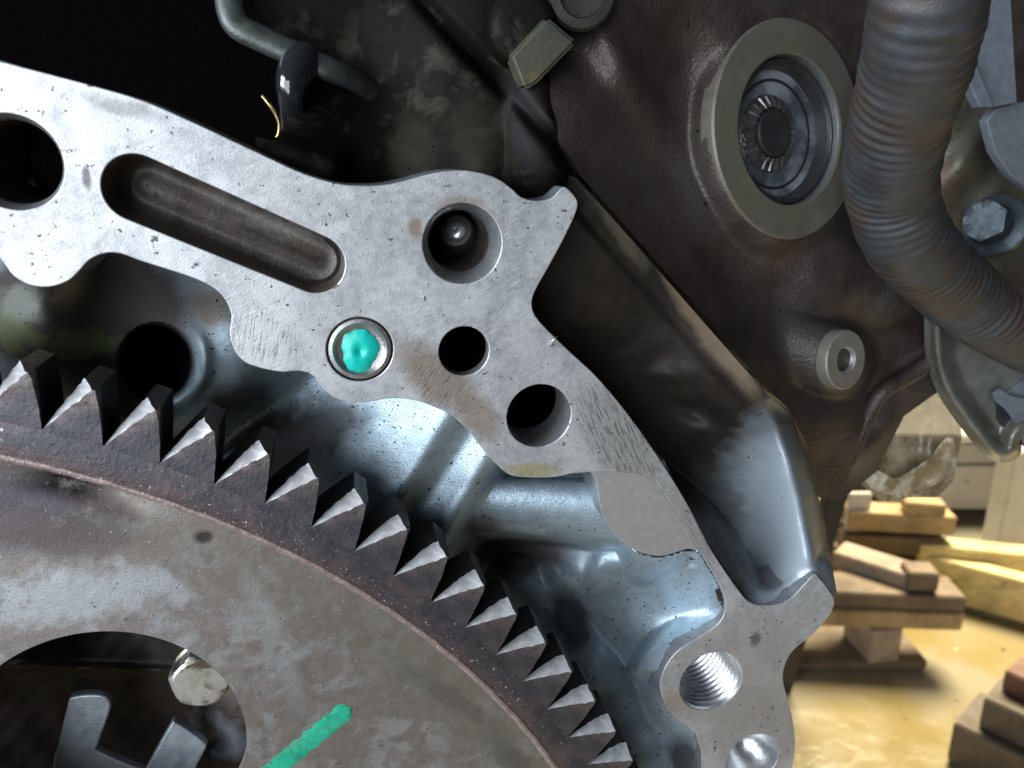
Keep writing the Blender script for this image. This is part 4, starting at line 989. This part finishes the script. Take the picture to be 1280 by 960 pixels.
# ================================================================== UPPER LEFT DARK SPACE
t = thing("void_backing", "added black sheet standing in for the dark void at the upper left", "panel", L(150, 60, 330))  # added near-black sheet standing in for empty dark space
V = [L(x, y, 330) for x, y in ((-1500, -1200), (620, -1200), (620, 420), (-1500, 420))]; V += [v + np.array([0, 0, -5.]) for v in V]
mesh("panel_sheet", V, [(0, 3, 2, 1), (0, 1, 5, 4), (1, 2, 6, 5), (2, 3, 7, 6), (3, 0, 4, 7), (4, 5, 6, 7)], m_black, t, False)
t = thing("bay_frame", "dark rounded frame rim running down across the top left", "frame", L(360, 60, 30))
V, f = tube(catmull([L(285, -60, 34), L(287, -10, 33), L(290, 15, 32), L(300, 34, 31), L(330, 50, 30), (L(370, 68, 29)), L(410, 86, 28), L(440, 98, 30), L(470, 118, 34)], False, 6), lambda tt, a: 1.7 + .8 * abs(math.cos(a)) ** 3 - .5 * tt, 16); mesh("frame_rim", V, f, m_rim, t)
V = [L(x, y, 36) for x, y in ((290, -60), (292, 20), (330, 48), (440, 96), (480, 60), (500, -60))]; V += [v + np.array([0, 0, -3.]) for v in V]; n_ = 6
mesh("frame_plate", V, [tuple(range(n_))[::-1], tuple(range(n_, 2 * n_))] + [(i, (i + 1) % n_, n_ + (i + 1) % n_, n_ + i) for i in range(n_)], m_cast_dark, t, False)
t = thing("oily_pin", "black oil wet pin with small highlights below the dark rim", "pin", L(365, 120, 24))
gl = material("oil_wet_black", (.02, .022, .025), (.015, .016, .018), .2, .0, (.05, .12), bump=(.4, .1), coat=1)
V, f = tube(catmull([L(385, 70, 30), L(372, 88, 27), L(364, 110, 25), L(366, 140, 26), L(372, 165, 28)], False, 6), lambda tt, a: 2.6 + .5 * math.sin(tt * 7), 20); mesh("pin_shaft", V, f, gl, t)
t = thing("brass_wire", "thin curved brass wire glinting in the dark above the flange", "wire", L(345, 145, 24))
V, f = tube(catmull([L(328, 120, 25), L(336, 130, 24), L(344, 142, 24), L(349, 155, 24), L(348, 168, 24), L(345, 172, 24)], False, 6), .3, 10); mesh("wire_strand", V, f, m_brass, t)

# ================================================================== grit and shavings (nobody could count them)
def grit(name, n, sampler, sizes, mat, parent, seed):
    rn = random.Random(seed); V = []; f = []
    for _ in range(n):
        p = sampler(rn)
        if p is None: continue
        s = rn.uniform(*sizes) * (1 if rn.random() < .85 else 2.0); k = len(V); ax = [Vector((rn.gauss(0, 1), rn.gauss(0, 1), rn.gauss(0, .6))).normalized() * s * rn.uniform(.5, 1.2) for _ in range(3)]
        for sx in (-1, 1):
            for a in ax: V.append(np.array(p) + np.array(a) * sx)
        for a, b, c_ in ((0, 1, 2), (0, 4, 5), (3, 1, 5), (3, 4, 2), (3, 2, 1), (0, 2, 4), (0, 5, 1), (3, 5, 4)): f.append((k + a, k + b, k + c_))
    o = mesh(name, V, f, mat, parent, False); o['kind'] = 'stuff'; return o
def s_disc(rn):
    px, py = rn.uniform(-20, 760), rn.uniform(560, 980); v = L(px, py, -1); z = disc_h(v[0], v[1]); v = L(px, py, -z)
    rr = np.hypot(v[0] - GC[0], v[1] - GC[1])
    if rr > RI - .3 or np.hypot(*(v[:2] - WC)) < WR + .4: return None
    if rn.random() > .25 + .75 * math.exp(-(RI - rr) / 12): return None
    return (v[0], v[1], z)
def s_ring(rn):
    a = R(rn.uniform(27, 76)); r_ = RI + abs(rn.gauss(0, 2.2)); 
    if r_ > RR - .3: return None
    return (GC[0] + r_ * math.cos(a), GC[1] + r_ * math.sin(a), FW)
pol_fl = FL_POLY[::3]
def s_fl(rn):
    px, py = rn.uniform(0, 1040), rn.uniform(80, 960)
    S, _, _ = sdf(pol_fl, np.array([px]), np.array([py]))
    if S[0] > -2: return None
    for hx, hy, hr in h_list.values():
        if math.hypot(px - hx, py - hy) < hr + 1: return None
    if rn.random() > (.9 if S[0] > -8 else .35): return None
    q = sdf([(130, 200), (180, 190), (430, 300), (420, 370), (370, 360), (140, 270)], np.array([px]), np.array([py]))[0]
    if q[0] < 3: return None
    return L(px, py, F)
m_g1 = material("pale_grit", (.55, .53, .50), (.4, .38, .35), 1, .3, (.3, .5)); m_g2 = material("dark_grit", (.07, .055, .045), (.04, .035, .03), 1, 0, (.4, .6))
grit("pale_grit", 330, s_disc, (.04, .11), m_g1, fp, 1); grit("dark_grit", 260, s_disc, (.05, .16), m_g2, fp, 2)
grit("ring_grit", 420, s_ring, (.04, .12), m_g1, fp, 3); grit("dark_ring_grit", 200, s_ring, (.05, .16), m_g2, fp, 4)
grit("pale_grit", 260, s_fl, (.03, .09), m_g1, eng, 5); grit("dark_grit", 330, s_fl, (.04, .12), m_g2, eng, 6)

def s_floor(rn):
    p = G(rn.uniform(960, 1300), rn.uniform(700, 980)); return p
m_chip = material("pale_wood_chips", (.62, .52, .34), (.45, .36, .22), .1, 0, (.5, .7), bump=(.2, .5))
o = grit("wood_chips", 160, s_floor, (.8, 3.2), m_chip, None, 8)
for o in bpy.data.objects:
    if '_b' in o.keys(): del o['_b']
